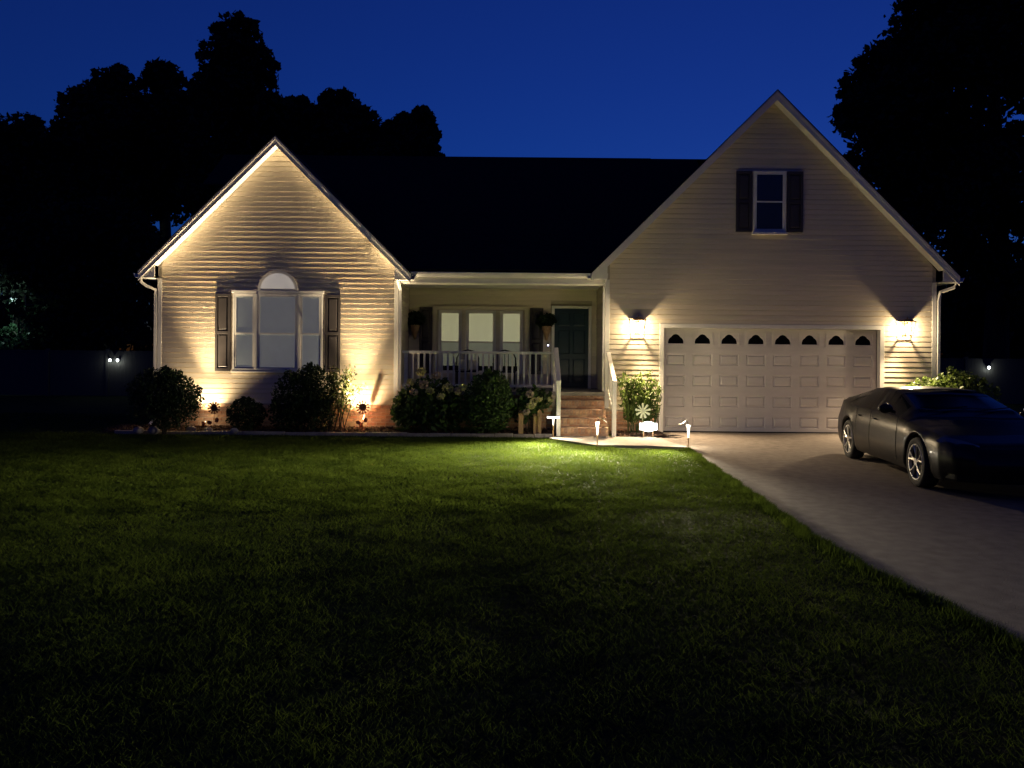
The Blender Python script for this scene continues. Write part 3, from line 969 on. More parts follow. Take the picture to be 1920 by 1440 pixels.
build('weather_strip', MB().box(GX0, GX1, yg - 0.006, yg + 0.03, 0.034, 0.060), M['rubber'], gdo)

# ------------------------------------------------------------------ brick steps
ST = thing('brick_steps', (1.575, 16.6, 0.045), 'brick flight of five steps leading up to the dark front door', 'steps')
SX0, SX1 = 1.06, 2.09
RI, TR = 0.181, 0.265
for i in range(5):
    y0 = 16.62 + i * TR
    zt = 0.045 + (i + 1) * RI
    y1 = F_ - 0.065 if i < 4 else F_ - 0.065
    if i < 4:
        build('tread', MB().box(SX0, SX1, y0 + 0.012, y1, 0.0 if i == 0 else zt - RI - 0.02, zt - 0.004), M['mortar'], ST)
    # a course of headers on edge over a course of stretchers
    k = 0
    x = SX0 + 0.036
    while x + 0.03 < SX1:
        o = link('brick', random.choice(BRV), ST, (x - 1.575, y0 + 0.022 - 16.6 + random.uniform(-0.004, 0.004) + (0 if i < 4 else 0.0), zt - 0.067 - 0.045))
        o.scale.y = 1.0
        o.scale.z = 0.80 if i else 0.85
        x += 0.0735
        k += 1
    if i == 0 or True:
        x = SX0 + 0.10
        while x + 0.09 < SX1:
            o = link('brick', random.choice(BRM), ST, (x - 1.575, y0 + 0.026 - 16.6 + random.uniform(-0.003, 0.003), zt - 0.155 - 0.045))
            o.scale.z = 0.72
            x += 0.208
    if i < 4:
        # top of the tread: long bricks lying behind the nosing
        x = SX0 + 0.036
        while x + 0.03 < SX1:
            o = link('brick', random.choice(BRM), ST, (x - 1.575, y0 + 0.155 - 16.6, zt - 0.028 - 0.045))
            o.rotation_euler.z = math.pi / 2
            o.scale = (1.0, 1.3, 0.9)
            x += 0.0735

# ------------------------------------------------------------------ railings
def post(mb, x, y, z0, z1, w=0.09):
    mb.box(x - w / 2, x + w / 2, y - w / 2, y + w / 2, z0, z1)
PR = thing('porch_railing', (-0.8, F_ - 0.02, 0.95), 'white porch railing with square balusters above the shrubs', 'railing')
yr = F_ + 0.03
build('top_rail', MB().box(LX1 + 0.10, 0.93, yr - 0.045, yr + 0.045, 1.80, 1.86), M['railw'], PR, bevel=0.006)
build('bottom_rail', MB().box(LX1 + 0.10, 0.93, yr - 0.03, yr + 0.03, 1.04, 1.10), M['railw'], PR, bevel=0.005)
x = LX1 + 0.20
while x < 0.9:
    build('baluster', MB().box(x - 0.02, x + 0.02, yr - 0.02, yr + 0.02, 1.101, 1.799), M['railw'], PR)
    x += 0.1345
mb = MB(); post(mb, 0.985, yr, 0.951, 1.93); build('newel_post', mb, M['railw'], PR, bevel=0.006)
mb = MB(); post(mb, LX1 + 0.165, yr, 0.951, 1.80, 0.05); build('end_post', mb, M['railw'], PR)
def stair_rail(x, label, rnd):
    t = thing('stair_railing', (x, 16.6, 0.045), label, 'handrail', 'handrails of the brick steps')
    yb, yt = 16.56, F_ - 0.03
    mb = MB(); post(mb, x, yb, 0.046, 1.20, 0.088); build('newel_post', mb, M['railw'], t, bevel=0.006)
    zb, zt = 1.17, 1.89
    if x > 2:
        zt = 1.80
        yt = F_ - 0.055
    def slope(z_off, th, w):
        b = MB()
        b.prism_x([(yb - 0.05, zb + z_off), (yt, zt + z_off), (yt, zt + z_off + th), (yb - 0.05, zb + z_off + th)][::-1], x - w / 2, x + w / 2)
        return b
    build('top_rail', slope(0.02, 0.05, 0.095), M['railw'], t, bevel=0.005)
    build('bottom_rail', slope(-0.72, 0.05, 0.05), M['railw'], t, bevel=0.004)
    k = 7
    for i in range(1, k):
        y = yb + (yt - yb) * i / k
        z = zb + (zt - zb) * i / k
        build('baluster', MB().box(x - 0.018, x + 0.018, y - 0.018, y + 0.018, z - 0.68, z + 0.035), M['railw'], t)
    return t
stair_rail(1.005, 'white sloping handrail left of the brick steps, beside the porch railing', 0)
stair_rail(2.195, 'white sloping handrail right of the brick steps, beside the garage wall', 1)

# ------------------------------------------------------------------ wall lanterns
def lantern(x, z, label, power):
    t = thing('wall_lantern', (x, F_ - 0.02, z - 0.16), label, 'wall lamp', 'wall lamps beside the garage door')
    y = F_ - 0.165
    # hipped cap
    cap = MB()
    w, d = 0.150, 0.128
    zc = z + 0.165
    cap.box(x - w, x + w, y - d, y + d, zc, zc + 0.014)
    cap.add([(x - w + 0.01, y - d + 0.01, zc + 0.0145), (x + w - 0.01, y - d + 0.01, zc + 0.0145), (x + w - 0.01, y + d - 0.01, zc + 0.0145), (x - w + 0.01, y + d - 0.01, zc + 0.0145),
             (x - 0.04, y - 0.04, zc + 0.075), (x + 0.04, y - 0.04, zc + 0.075), (x + 0.04, y + 0.04, zc + 0.075), (x - 0.04, y + 0.04, zc + 0.075)],
            [(0, 1, 5, 4), (1, 2, 6, 5), (2, 3, 7, 6), (3, 0, 4, 7), (4, 5, 6, 7)])
    build('cap', cap, M['metal'], t)
    build('finial', MB().lathe([(0.02, 0), (0.012, 0.02), (0.018, 0.035), (0.0, 0.055)], (x, y, zc + 0.075), 10), M['metal'], t, smooth=True)
    build('backplate', MB().box(x - 0.055, x + 0.055, F_ - 0.034, F_ - 0.016, z - 0.14, z + 0.22), M['metal'], t, bevel=0.004)
    build('arm', MB().tube([(x, F_ - 0.03, z + 0.20), (x, F_ - 0.09, z + 0.235), (x, y, zc + 0.06)], 0.012), M['metal'], t)
    fr = MB()
    for sx in (-1, 1):
        for sy in (-1, 1):
            fr.tube([(x + sx * 0.085, y + sy * 0.085, z - 0.135), (x + sx * 0.135, y + sy * 0.112, zc)], 0.0075, n=6)
    for sy in (-1, 1):
        fr.box(x - 0.095, x + 0.095, y + sy * 0.085 - 0.008, y + sy * 0.085 + 0.008, z - 0.150, z - 0.134)
    for sx in (-1, 1):
        fr.box(x + sx * 0.087 - 0.008, x + sx * 0.087 + 0.008, y - 0.076, y + 0.076, z - 0.150, z - 0.134)
    build('cage', fr, M['metal'], t)
    gl = MB()
    for sx in (-1, 1):
        gl.add([(x + sx * 0.085, y - 0.08, z - 0.133), (x + sx * 0.085, y + 0.08, z - 0.133), (x + sx * 0.134, y + 0.11, zc - 0.001), (x + sx * 0.134, y - 0.11, zc - 0.001)], [(0, 1, 2, 3)])
    gl.add([(x - 0.08, y - 0.085, z - 0.133), (x + 0.08, y - 0.085, z - 0.133), (x + 0.13, y - 0.111, zc - 0.001), (x - 0.13, y - 0.111, zc - 0.001)], [(0, 1, 2, 3)])
    build('glass', gl, M['glass'], t)
    build('bulb', MB().lathe([(0.012, -0.085), (0.045, -0.06), (0.062, -0.01), (0.06, 0.04), (0.03, 0.085), (0.02, 0.11)], (x, y, z), 14), E_BULB, t, smooth=True)
    build('socket', MB().tube([(x, y, z + 0.111), (x, y, zc - 0.001)], 0.02), M['metal'], t)
    light('lantern_light', 'POINT', (x, y, z), power, LAMPC, 0.02, t)
    light('lantern_downlight', 'SPOT', (x, y - 0.02, z - 0.128), P_DOWN, LAMPC, 0.05, t, target=(x + (0.5 if x < 5 else -0.8), y - 1.7, z - 2.4), angle=R(110), blend=1.0)
    return t
lantern(2.86, 2.42, 'lit brass wall lantern between the front steps and the garage door', P_LANTERN)
lantern(8.96, 2.44, 'lit brass wall lantern right of the garage door, above the parked car', P_LANTERN)

# ------------------------------------------------------------------ ground spotlights at the left gable
def spotlight(x, y, label, tx, power, ang):
    t = thing('garden_spotlight', (x, y, 0.06), label, 'spotlight', 'uplights under the left gable')
    build('stake', MB().tube([(x, y, 0.0), (x, y, 0.13)], 0.012), M['blackm'], t)
    build('housing', MB().tube([(x, y - 0.01, 0.12), (x, y + 0.0, 0.20), (x, y + 0.005, 0.215)], [0.03, 0.045, 0.05], n=12), M['rust'], t)
    build('lens', MB().tube([(x, y + 0.005, 0.2155), (x, y + 0.005, 0.219)], 0.042, n=12), E_SPOT, t)
    light('spotlight_lamp', 'SPOT', (x, y + 0.006, 0.235), power, WARM, 0.006, t, target=(tx, y + 0.42, 5.2), angle=ang, blend=1.0)
    light('spotlight_beam', 'SPOT', (x, y + 0.007, 0.236), power * 13.5, WARM, 0.006, t, target=(tx, y - 0.80, 5.2), angle=R(58), blend=1.0)
    light('spotlight_spill', 'POINT', (x, y + 0.03, 0.25), power * 0.010, WARM, 0.03, t)
    return t
spotlight(-3.37, 17.34, 'small lit ground spotlight under the rusty flower near the porch', -3.65, P_SPOT, R(112))
spotlight(-6.90, 17.34, 'small lit ground spotlight behind the big round boxwood', -6.95, P_SPOT, R(112))

t = thing('shadow_caster', (-3.335, 17.40, 0.06), 'slim dark blade added to cast the wall streak, beside the lit spotlight under the rusty flower', 'shadow caster')  # added blade on a stake, there to throw the dark streak on the wall
build('caster_blade', MB().add([(-3.352, 17.398, 0.306), (-3.332, 17.398, 0.302), (-3.299, 17.398, 0.407), (-3.319, 17.398, 0.412), (-3.352, 17.402, 0.306), (-3.332, 17.402, 0.302), (-3.299, 17.402, 0.407), (-3.319, 17.402, 0.412)],
      [(0, 1, 2, 3), (7, 6, 5, 4), (0, 4, 5, 1), (1, 5, 6, 2), (2, 6, 7, 3), (3, 7, 4, 0)]), M['rust'], t)
build('stake', MB().tube([(-3.36, 17.40, 0.0), (-3.342, 17.40, 0.305)], 0.003, n=5), M['blackm'], t)
# ------------------------------------------------------------------ path lights
def torch(px, Y, H, leaf_side, label):
    x = (px - 960) * Y / 1450
    z0 = 0.0
    t = thing('path_light', (x, Y, z0), label, 'path light', 'torch shaped path lights along the walkway')
    build('stake', MB().tube([(x, Y, z0 - 0.02), (x, Y, z0 + H * 0.48)], [0.010, 0.013], n=8), M['wood'], t)
    build('diffuser', MB().lathe([(0.014, H * 0.48), (0.022, H * 0.7), (0.030, H * 0.9), (0.042, H * 0.97), (0.043, H)], (x, Y, z0), 14), E_TORCH, t, smooth=True)
    s = leaf_side
    lp = MB()
    # leaf shaped solar panel on a short neck
    pts = [(0.0, 0.0), (0.05, 0.035), (0.11, 0.045), (0.17, 0.02), (0.20, 0.0), (0.17, -0.02), (0.11, -0.045), (0.05, -0.035)]
    c, sn = math.cos(R(33)), math.sin(R(33))
    top = [(x + s * (0.02 + a * c) * 1.0, Y + b * 1.2, z0 + H + 0.105 - a * sn * 1.0) for a, b in pts]
    lp.add(top + [(p[0], p[1], p[2] - 0.008) for p in top], [tuple(range(8)), tuple(range(15, 7, -1))] + [(i, i + 8, (i + 1) % 8 + 8, (i + 1) % 8) for i in range(8)])
    build('solar_leaf', lp, M['white'], t)
    build('neck', MB().tube([(x, Y, z0 + H), (x + s * 0.02, Y, z0 + H + 0.06), (x + s * 0.05, Y, z0 + H + 0.078)], 0.006, n=6), M['blackm'], t)
    light('path_lamp', 'SPOT', (x, Y - 0.06, z0 + H * 0.85), P_TORCH * (1.0 if leaf_side > 0 else 0.55), COOL, 0.04, t, target=(x - (1.4 if leaf_side > 0 else 3.4), Y - 3, z0 + H * 0.85 + 1.0), angle=R(124), blend=1.0)
    light('path_lamp', 'POINT', (x, Y + 0.06, z0 + H * 0.92), P_TORCH * 0.008, COOL, 0.04, t)
    return t
torch(1121.3, 15.02, 0.49, 1, 'lit torch path light in front of the brick steps')
torch(1292, 14.74, 0.47, -1, 'lit torch path light at the lawn corner beside the driveway')
# T shaped bar light
tx, ty = 0.885, 16.35
t = thing('bar_light', (tx, ty, 0), 'lit white T shaped stake light at the foot of the left handrail', 'path light')
build('stake', MB().tube([(tx, ty, -0.02), (tx, ty, 0.30)], 0.012), M['wood'], t)
build('stem', MB().lathe([(0.012, 0.30), (0.022, 0.45)], (tx, ty, 0), 10), E_TORCH, t)
build('bar', MB().box(tx - 0.13, tx + 0.13, ty - 0.055, ty + 0.055, 0.451, 0.485), E_BAR, t, bevel=0.006)
build('solar_panel', MB().box(tx - 0.12, tx + 0.12, ty - 0.05, ty + 0.05, 0.486, 0.496), M['blackm'], t)
light('bar_lamp', 'SPOT', (tx - 0.06, ty - 0.08, 0.43), P_BAR, COOL, 0.05, t, target=(tx - 0.9, ty - 2.4, 1.25), angle=R(124), blend=1.0)
light('bar_lamp', 'SPOT', (tx + 0.02, ty - 0.09, 0.44), P_BAR * 0.022, COOL, 0.05, t, target=(tx + 0.12, ty - 0.75, 0.0), angle=R(150), blend=1.0)

# small fallen leaf-shaped solar panel by the post
# ------------------------------------------------------------------ address sign
sx, sy = 2.925, 16.52
t = thing('address_sign', (sx, sy, 0.06), 'glowing white yard plaque on two short legs beside the garage bed', 'sign')
for s in (-1, 1):
    build('leg', MB().tube([(sx + s * 0.10, sy, 0.03), (sx + s * 0.10, sy, 0.17)], 0.011), M['wood'], t)
pl = []
for i in range(15):                       # oval centre over a straight band
    pass
W2, H1, H2 = 0.185, 0.072, 0.108
top = [(W2, H1), (0.125, H1)] + [(0.115 * math.cos(a), H1 - 0.01 + (H2 - H1 + 0.01) * math.sin(a) ** 0.9) for a in np.linspace(0.15, math.pi - 0.15, 13)] + [(-0.125, H1), (-W2, H1)]
poly = [(x, z) for x, z in top] + [(x, -z) for x, z in top[::-1]]
zc = 0.275
build('plaque', MB().prism_y([(sx + x, zc + z) for x, z in poly][::1], sy - 0.018, sy + 0.018), E_SIGN, t)
build('plaque_mark', MB().box(sx - 0.118, sx - 0.108, sy - 0.022, sy - 0.0185, zc - 0.03, zc + 0.03), M['blackm'], t)
light('sign_lamp', 'POINT', (sx, sy - 0.07, zc - 0.02), P_SIGN, (1, 0.95, 0.85), 0.08, t)

# ------------------------------------------------------------------ metal flowers
def leaf_poly(x, z, w, h, a):
    pts = [(0, 0), (0.35, 0.5), (0.8, 0.62), (1.0, 0.35), (0.95, 0.0), (0.6, -0.35), (0.25, -0.3)]
    return [(x + w * (u * math.cos(a) - v * math.sin(a)), z + h * (u * math.sin(a) + v * math.cos(a))) for u, v in pts]
def metal_flower(x, y, z, R_, label, m, n=12, tilt=0.0, leaves=True):
    t = thing('metal_flower', (x, y, 0.06), label, 'garden ornament', 'metal flowers on stakes')
    build('stake', MB().tube([(x, y + 0.012, 0.03), (x + 0.004, y + 0.012, z)], 0.006, n=6), m, t)
    r0 = R_ * 0.55
    build('disc', MB().prism_y([(x + r0 * math.cos(a), z + r0 * math.sin(a)) for a in np.linspace(0, 2 * math.pi, 20, endpoint=False)], y - 0.004, y + 0.004) if n > 9 else
          MB().ball((x, y, z), (R_ * 0.22, 0.015, R_ * 0.22)), m, t)
    for i in range(n):
        a = 2 * math.pi * i / n + tilt
        c, s = math.cos(a), math.sin(a)
        ri = r0 * 0.95 if n > 9 else R_ * 0.2
        w0, w1 = (0.012, 0.024) if n > 9 else (0.014, 0.026)
        pts = []
        for rr, ww in ((ri, -w0), (R_ * 0.92, -w1), (R_, -w1 * 0.6), (R_, w1 * 0.6), (R_ * 0.92, w1), (ri, w0)):
            pts.append((x + rr * c - ww * s, z + rr * s + ww * c))
        build('petal', MB().prism_y(pts, y - 0.007, y - 0.0045), m, t)
    if leaves:
        for s in (-1, 1):
            pts = leaf_poly(x - 0.008 + s * 0.03, z - R_ - 0.17, s * 0.11, 0.11, s * 0.5)
            build('leaf', MB().prism_y(pts if s > 0 else pts[::-1], y - 0.003, y + 0.003), m, t)
    return t
metal_flower(-3.31, 17.20, 0.585, 0.155, 'rusty metal sunflower on a stake glowing against the lit brick near the porch', M['rust'], 12)
metal_flower(-6.60, 17.15, 0.55, 0.145, 'dark metal sunflower on a stake beside the big round boxwood', M['rust'], 12, 0.15)
metal_flower(2.88, 16.95, 0.58, 0.17, 'pale green metal pinwheel flower above the glowing address plaque', M['palegreen'], 9, 0.2, leaves=False)

# ------------------------------------------------------------------ shrubs
def stems(t, x, y, z0, z1, spread, k, r=0.012):
    mb = MB()
    for i in range(k):
        a = random.uniform(0, 6.28)
        q = random.uniform(0.3, 1.0) * spread
        p0 = (x + 0.05 * math.cos(a), y + 0.05 * math.sin(a), z0)
        p1 = (x + 0.5 * q * math.cos(a), y + 0.4 * q * math.sin(a), z0 + (z1 - z0) * 0.5)
        p2 = (x + q * math.cos(a), y + 0.7 * q * math.sin(a), z0 + (z1 - z0) * random.uniform(0.75, 1))
        mb.tube([p0, p1, p2], [r, r * 0.7, r * 0.35], n=5)
    return build('stem', mb, M['bark'], t)
def shrub(name, x, y, lobes, n, size, m, label, cat='shrub', aspect=0.6, shell=0.35, up=0.0, group=None, sp=0.4, k=7):
    t = thing(name, (x, y, 0.05), label, cat, group)
    sprays = []
    for l in lobes:
        for q in range(9):
            a, b = random.uniform(0, 6.28), random.uniform(-0.2, 1.45)
            w = min(l[3], l[5]) * random.uniform(0.12, 0.26)
            sprays.append((l[0] + l[3] * 0.93 * math.cos(a) * math.cos(b), l[1] + l[4] * 0.9 * math.sin(a) * math.cos(b), l[2] + l[5] * 0.93 * math.sin(b), w * 0.7, w * 0.7, w))
    C, d = cloud(list(lobes) + sprays, n, shell)
    C = C[C[:, 2] > 0.06]
    C[:, 1] = np.minimum(C[:, 1], F_ - 0.05) if y < F_ else C[:, 1]
    quads_mesh('foliage', C, size, t, m, aspect, up)
    top = max(l[2] for l in lobes)
    stems(t, x, y, 0.03, top, sp, k)
    return t
# big round boxwood at the left
shrub('boxwood_bush', -7.40, 16.45, [(-7.40, 16.45, 0.78, 0.77, 0.55, 0.66), (-7.50, 16.45, 0.93, 0.6, 0.5, 0.5), (-7.2, 16.45, 0.75, 0.62, 0.5, 0.6)],
      11000, 0.055, M['leaf_dark'], 'big dark round boxwood at the left corner of the house', 'bush', sp=0.5, shell=0.28)
shrub('boxwood_bush', -5.80, 16.95, [(-5.80, 16.95, 0.42, 0.42, 0.38, 0.36)], 3800, 0.05, M['leaf_dark'],
      'small dark round bush under the middle of the arched window', 'bush', sp=0.25, shell=0.28)
shrub('evergreen_shrub', -4.62, 17.0, [(-4.75, 17.0, 0.75, 0.55, 0.42, 0.62), (-4.35, 17.05, 0.95, 0.5, 0.4, 0.55), (-4.9, 17.0, 0.45, 0.45, 0.4, 0.42), (-4.3, 17.0, 0.45, 0.45, 0.4, 0.42),
      (-4.45, 17.05, 1.30, 0.3, 0.28, 0.25)], 9000, 0.06, M['leaf_dark'], 'large dark loose shrub below the right half of the arched window', sp=0.6)
# rose
t = thing('rose_bush', (-3.85, 17.12, 0.05), 'leggy leafy rose bush lit from behind next to the rusty metal sunflower', 'bush')
cn = MB(); pts_ = []
for i in range(16):
    bx0 = -3.85 + random.uniform(-0.22, 0.18); by0 = 17.12 + random.uniform(-0.12, 0.12)
    ex, ez = bx0 + random.uniform(-0.28, 0.42), random.uniform(0.9, 1.50)
    p = [(bx0, by0, 0.03), (bx0 + (ex - bx0) * 0.3, by0 + random.uniform(-.05, .05), ez * 0.4), (bx0 + (ex - bx0) * 0.65, by0 + random.uniform(-.08, .08), ez * 0.75), (ex, by0 + random.uniform(-.12, .1), ez)]
    cn.tube(p, [0.011, 0.009, 0.007, 0.004], n=5)
    for q in range(95):
        u = random.uniform(0.28, 1) ** 0.75 * 2.999
        k = int(u); f = u - k
        c = Vector(p[k]).lerp(Vector(p[k + 1]), f) + Vector((random.gauss(0, .065), random.gauss(0, .06), random.gauss(0, .05)))
        pts_.append(c[:])
build('cane', cn, M['bark'], t)
quads_mesh('foliage', np.array(pts_), 0.06, t, M['leaf_rose'], 0.65)

def flowerhead(t, x, y, z, r, m):
    n = 70
    d = RNG.normal(size=(n, 3)); d /= np.linalg.norm(d, axis=1)[:, None]
    C = np.array([x, y, z]) + d * r * np.array([1, 1, 0.8])
    o = quads_mesh('flower_head', C, r * 0.62, t, m, 0.9, nrm=None)
    return o
def hydrangea(x, y, lobes, n, heads, label):
    t = shrub('hydrangea', x, y, lobes, n, 0.105, M['leaf_mid'], label, 'hydrangea', aspect=0.65, shell=0.4, sp=0.6, k=9, group='hydrangeas in front of the porch')
    for hx, hy, hz, r, m in heads:
        flowerhead(t, hx, hy, hz, r, m)
    return t
def hp(px, py, Y, r, m='petal'):
    p = P(px, py, Y)
    return (p[0], p[1], p[2], r, M[m])
hydrangea(-1.85, 17.0, [(-2.1, 17.1, 0.55, 0.55, 0.45, 0.5), (-1.5, 17.05, 0.55, 0.55, 0.45, 0.5), (-1.8, 17.1, 0.85, 0.7, 0.4, 0.42), (-2.35, 17.15, 0.5, 0.33, 0.3, 0.4)], 3600,
          [hp(789, 697, 16.95, .10), hp(818, 703, 16.95, .085, 'petalp'), hp(770, 716, 16.85, .08), hp(795, 722, 16.75, .10, 'petalp'), hp(806, 733, 16.7, .085),
           hp(840, 728, 16.8, .11), hp(858, 733, 16.7, .085, 'petalp'), hp(868, 726, 16.7, .085), hp(826, 743, 16.6, .08), hp(776, 735, 16.7, .08, 'petalp')],
          'wide hydrangea with pale flower heads left of the round evergreen')
shrub('evergreen_bush', -0.50, 16.95, [(-0.50, 16.95, 0.78, 0.56, 0.55, 0.60), (-0.45, 16.95, 1.0, 0.42, 0.42, 0.44), (-0.52, 16.9, 0.5, 0.54, 0.5, 0.44)],
      10500, 0.055, M['leaf_mid'], 'dense round green bush below the porch railing', 'bush', sp=0.3, shell=0.28)
hydrangea(0.42, 17.1, [(0.40, 17.15, 0.72, 0.42, 0.35, 0.34), (0.62, 17.2, 0.8, 0.3, 0.28, 0.25), (0.22, 17.15, 0.55, 0.28, 0.28, 0.3)], 900,
          [hp(993, 739, 16.85, .09, 'petalp'), hp(1001, 752, 16.8, .08), hp(996, 760, 16.75, .09), hp(1032, 749, 16.8, .06), hp(987, 773, 16.75, .07, 'petalp'), hp(1012, 748, 16.85, .06)],
          'small hydrangea with yellowing flower heads between round bush and left handrail')
# low broad leaved plants
def broadleaf(x, y, n, L_, m, label):
    t = thing('hosta', (x, y, 0.05), label, 'plant', 'low broad leaved plants at the bed edge')
    for i in range(n):
        a = 2 * math.pi * i / n + random.uniform(-0.3, 0.3)
        l = L_ * random.uniform(0.7, 1.15)
        w = l * 0.33
        rise = random.uniform(0.55, 1.1)
        mb = MB()
        prev = None
        V, Fc = [], []
        for k, (u, ww) in enumerate(((0, 0.08), (0.35, 0.25), (0.6, 1.0), (0.8, 0.8), (1.0, 0.03))):
            rr = l * u; zz = 0.09 + l * rise * (u - 0.55 * u * u)
            px_, py_ = x + rr * math.cos(a), y + 0.8 * rr * math.sin(a)
            V += [(px_ - ww * w * math.sin(a), py_ + ww * w * math.cos(a), zz + 0.01), (px_, py_, zz - 0.012), (px_ + ww * w * math.sin(a), py_ - ww * w * math.cos(a), zz + 0.01)]
            if k:
                b = 3 * (k - 1)
                Fc += [(b, b + 1, b + 4, b + 3), (b + 1, b + 2, b + 5, b + 4)]
        mb.add(V, Fc)
        build('leaf', mb, m, t, smooth=True)
    return t
broadleaf(-0.36, 16.66 + 0.22, 15, 0.30, M['leaf_lime'], 'bright green low leafy plant at the foot of the round bush')
broadleaf(-0.92, 16.92, 9, 0.19, M['leaf_lime'], 'small pale leafy plant at the bed edge between hydrangea and round bush')
broadleaf(-2.38, 16.92, 9, 0.17, M['leaf_lime'], 'small leafy plant at the bed edge left of the wide hydrangea')
# upright perennial left of the garage door
t = thing('leafy_perennial', (2.86, 17.25, 0.05), 'tall upright leafy plant between steps and garage door', 'plant')
pts_, cn = [], MB()
for i in range(34):
    bx0, by0 = 2.86 + random.uniform(-0.28, 0.36), 17.25 + random.uniform(-0.2, 0.2)
    h = random.uniform(0.85, 1.42)
    ex, ey = bx0 + random.gauss(0, 0.10), by0 + random.gauss(0, 0.06)
    p0, p1 = Vector((bx0, by0, 0.05)), Vector((ex, ey, h))
    cn.tube([p0, p0.lerp(p1, 0.5), p1], [0.008, 0.006, 0.003], n=5)
    for q in range(60):
        pts_.append((p0.lerp(p1, random.uniform(0.3, 1.02)) + Vector((random.gauss(0, .035), random.gauss(0, .035), 0)))[:])
build('stem', cn, M['leaf_mid'], t)
quads_mesh('foliage', np.array(pts_), 0.12, t, M['leaf_gold'], 0.26, up=1.4)
# shrub at the right corner, behind the car
t = shrub('corner_shrub', 9.55, 17.1, [(9.25, 17.15, 0.95, 0.5, 0.4, 0.42), (9.8, 17.0, 1.1, 0.6, 0.45, 0.48), (10.2, 17.0, 0.9, 0.5, 0.45, 0.5), (9.6, 17.0, 0.6, 0.8, 0.45, 0.5)],
      4800, 0.075, M['leaf_gold'], 'lit yellow green shrub at the right house corner behind the car', shell=0.5, sp=0.7)

# ------------------------------------------------------------------ bed edging, rocks, posts
t = thing('bed_edging', (-4.0, 16.70, 0), 'row of long pale stone blocks edging the planting bed', 'edging')
x = -8.55
blk = []
while x < 0.86:
    l = random.uniform(0.40, 0.52)
    if x + l > 0.92:
        l = 0.92 - x
    mb = MB().box(x + 0.004, x + l - 0.004, 16.64 + random.uniform(-0.012, 0.012), 16.745, -0.03, 0.075 + random.uniform(-0.008, 0.012))
    build('edging_block', mb, M['stone'], t, bevel=0.012)
    x += l
def rock(x, y, r, label):
    t = build('garden_rock', MB().ball((0, 0, 0), (r, r * 0.8, r * 0.7), 10, 7, 0.10), M['rock'], None, smooth=True)
    t.location = (x, y, 0.03 + r * 0.55)
    t['label'] = label; t['category'] = 'rock'; t['group'] = 'rocks along the planting bed'
rock(-7.95, 16.48, 0.12, 'left one of two grey rocks before the big boxwood')
rock(-7.62, 16.50, 0.13, 'right one of two grey rocks before the big boxwood')
rock(-6.98, 16.86, 0.11, 'lit rough rock at the right foot of the big boxwood')
rock(-6.62, 16.9, 0.09, 'small lit rock under the dark metal sunflower')
rock(-5.97, 16.66, 0.10, 'pale round rock at the foot of the small dark bush')
def wpost(x, y, h, label, w=0.10, cap=False):
    t = thing('wooden_post', (x, y, 0.05), label, 'post', 'short wooden posts in the bed')
    build('shaft', MB().box(x - w / 2, x + w / 2, y - w / 2, y + w / 2, 0.02, h), M['wood'], t, bevel=0.006)
    build('post_cap', MB().add([(x - w / 2 - .008, y - w / 2 - .008, h + 0.001), (x + w / 2 + .008, y - w / 2 - .008, h + 0.001), (x + w / 2 + .008, y + w / 2 + .008, h + 0.001), (x - w / 2 - .008, y + w / 2 + .008, h + 0.001), (x, y, h + 0.05)],
          [(3, 2, 1, 0), (0, 1, 4), (1, 2, 4), (2, 3, 4), (3, 0, 4)]), M['wood'], t)
wpost(0.205, 16.88, 0.52, 'square wooden post standing alone under the small hydrangea', 0.105)
wpost(0.52, 16.92, 0.46, 'lower of the paired wooden posts, nearer the round bush', 0.075)
wpost(0.61, 16.88, 0.55, 'taller of the paired wooden posts, nearer the left handrail', 0.085)

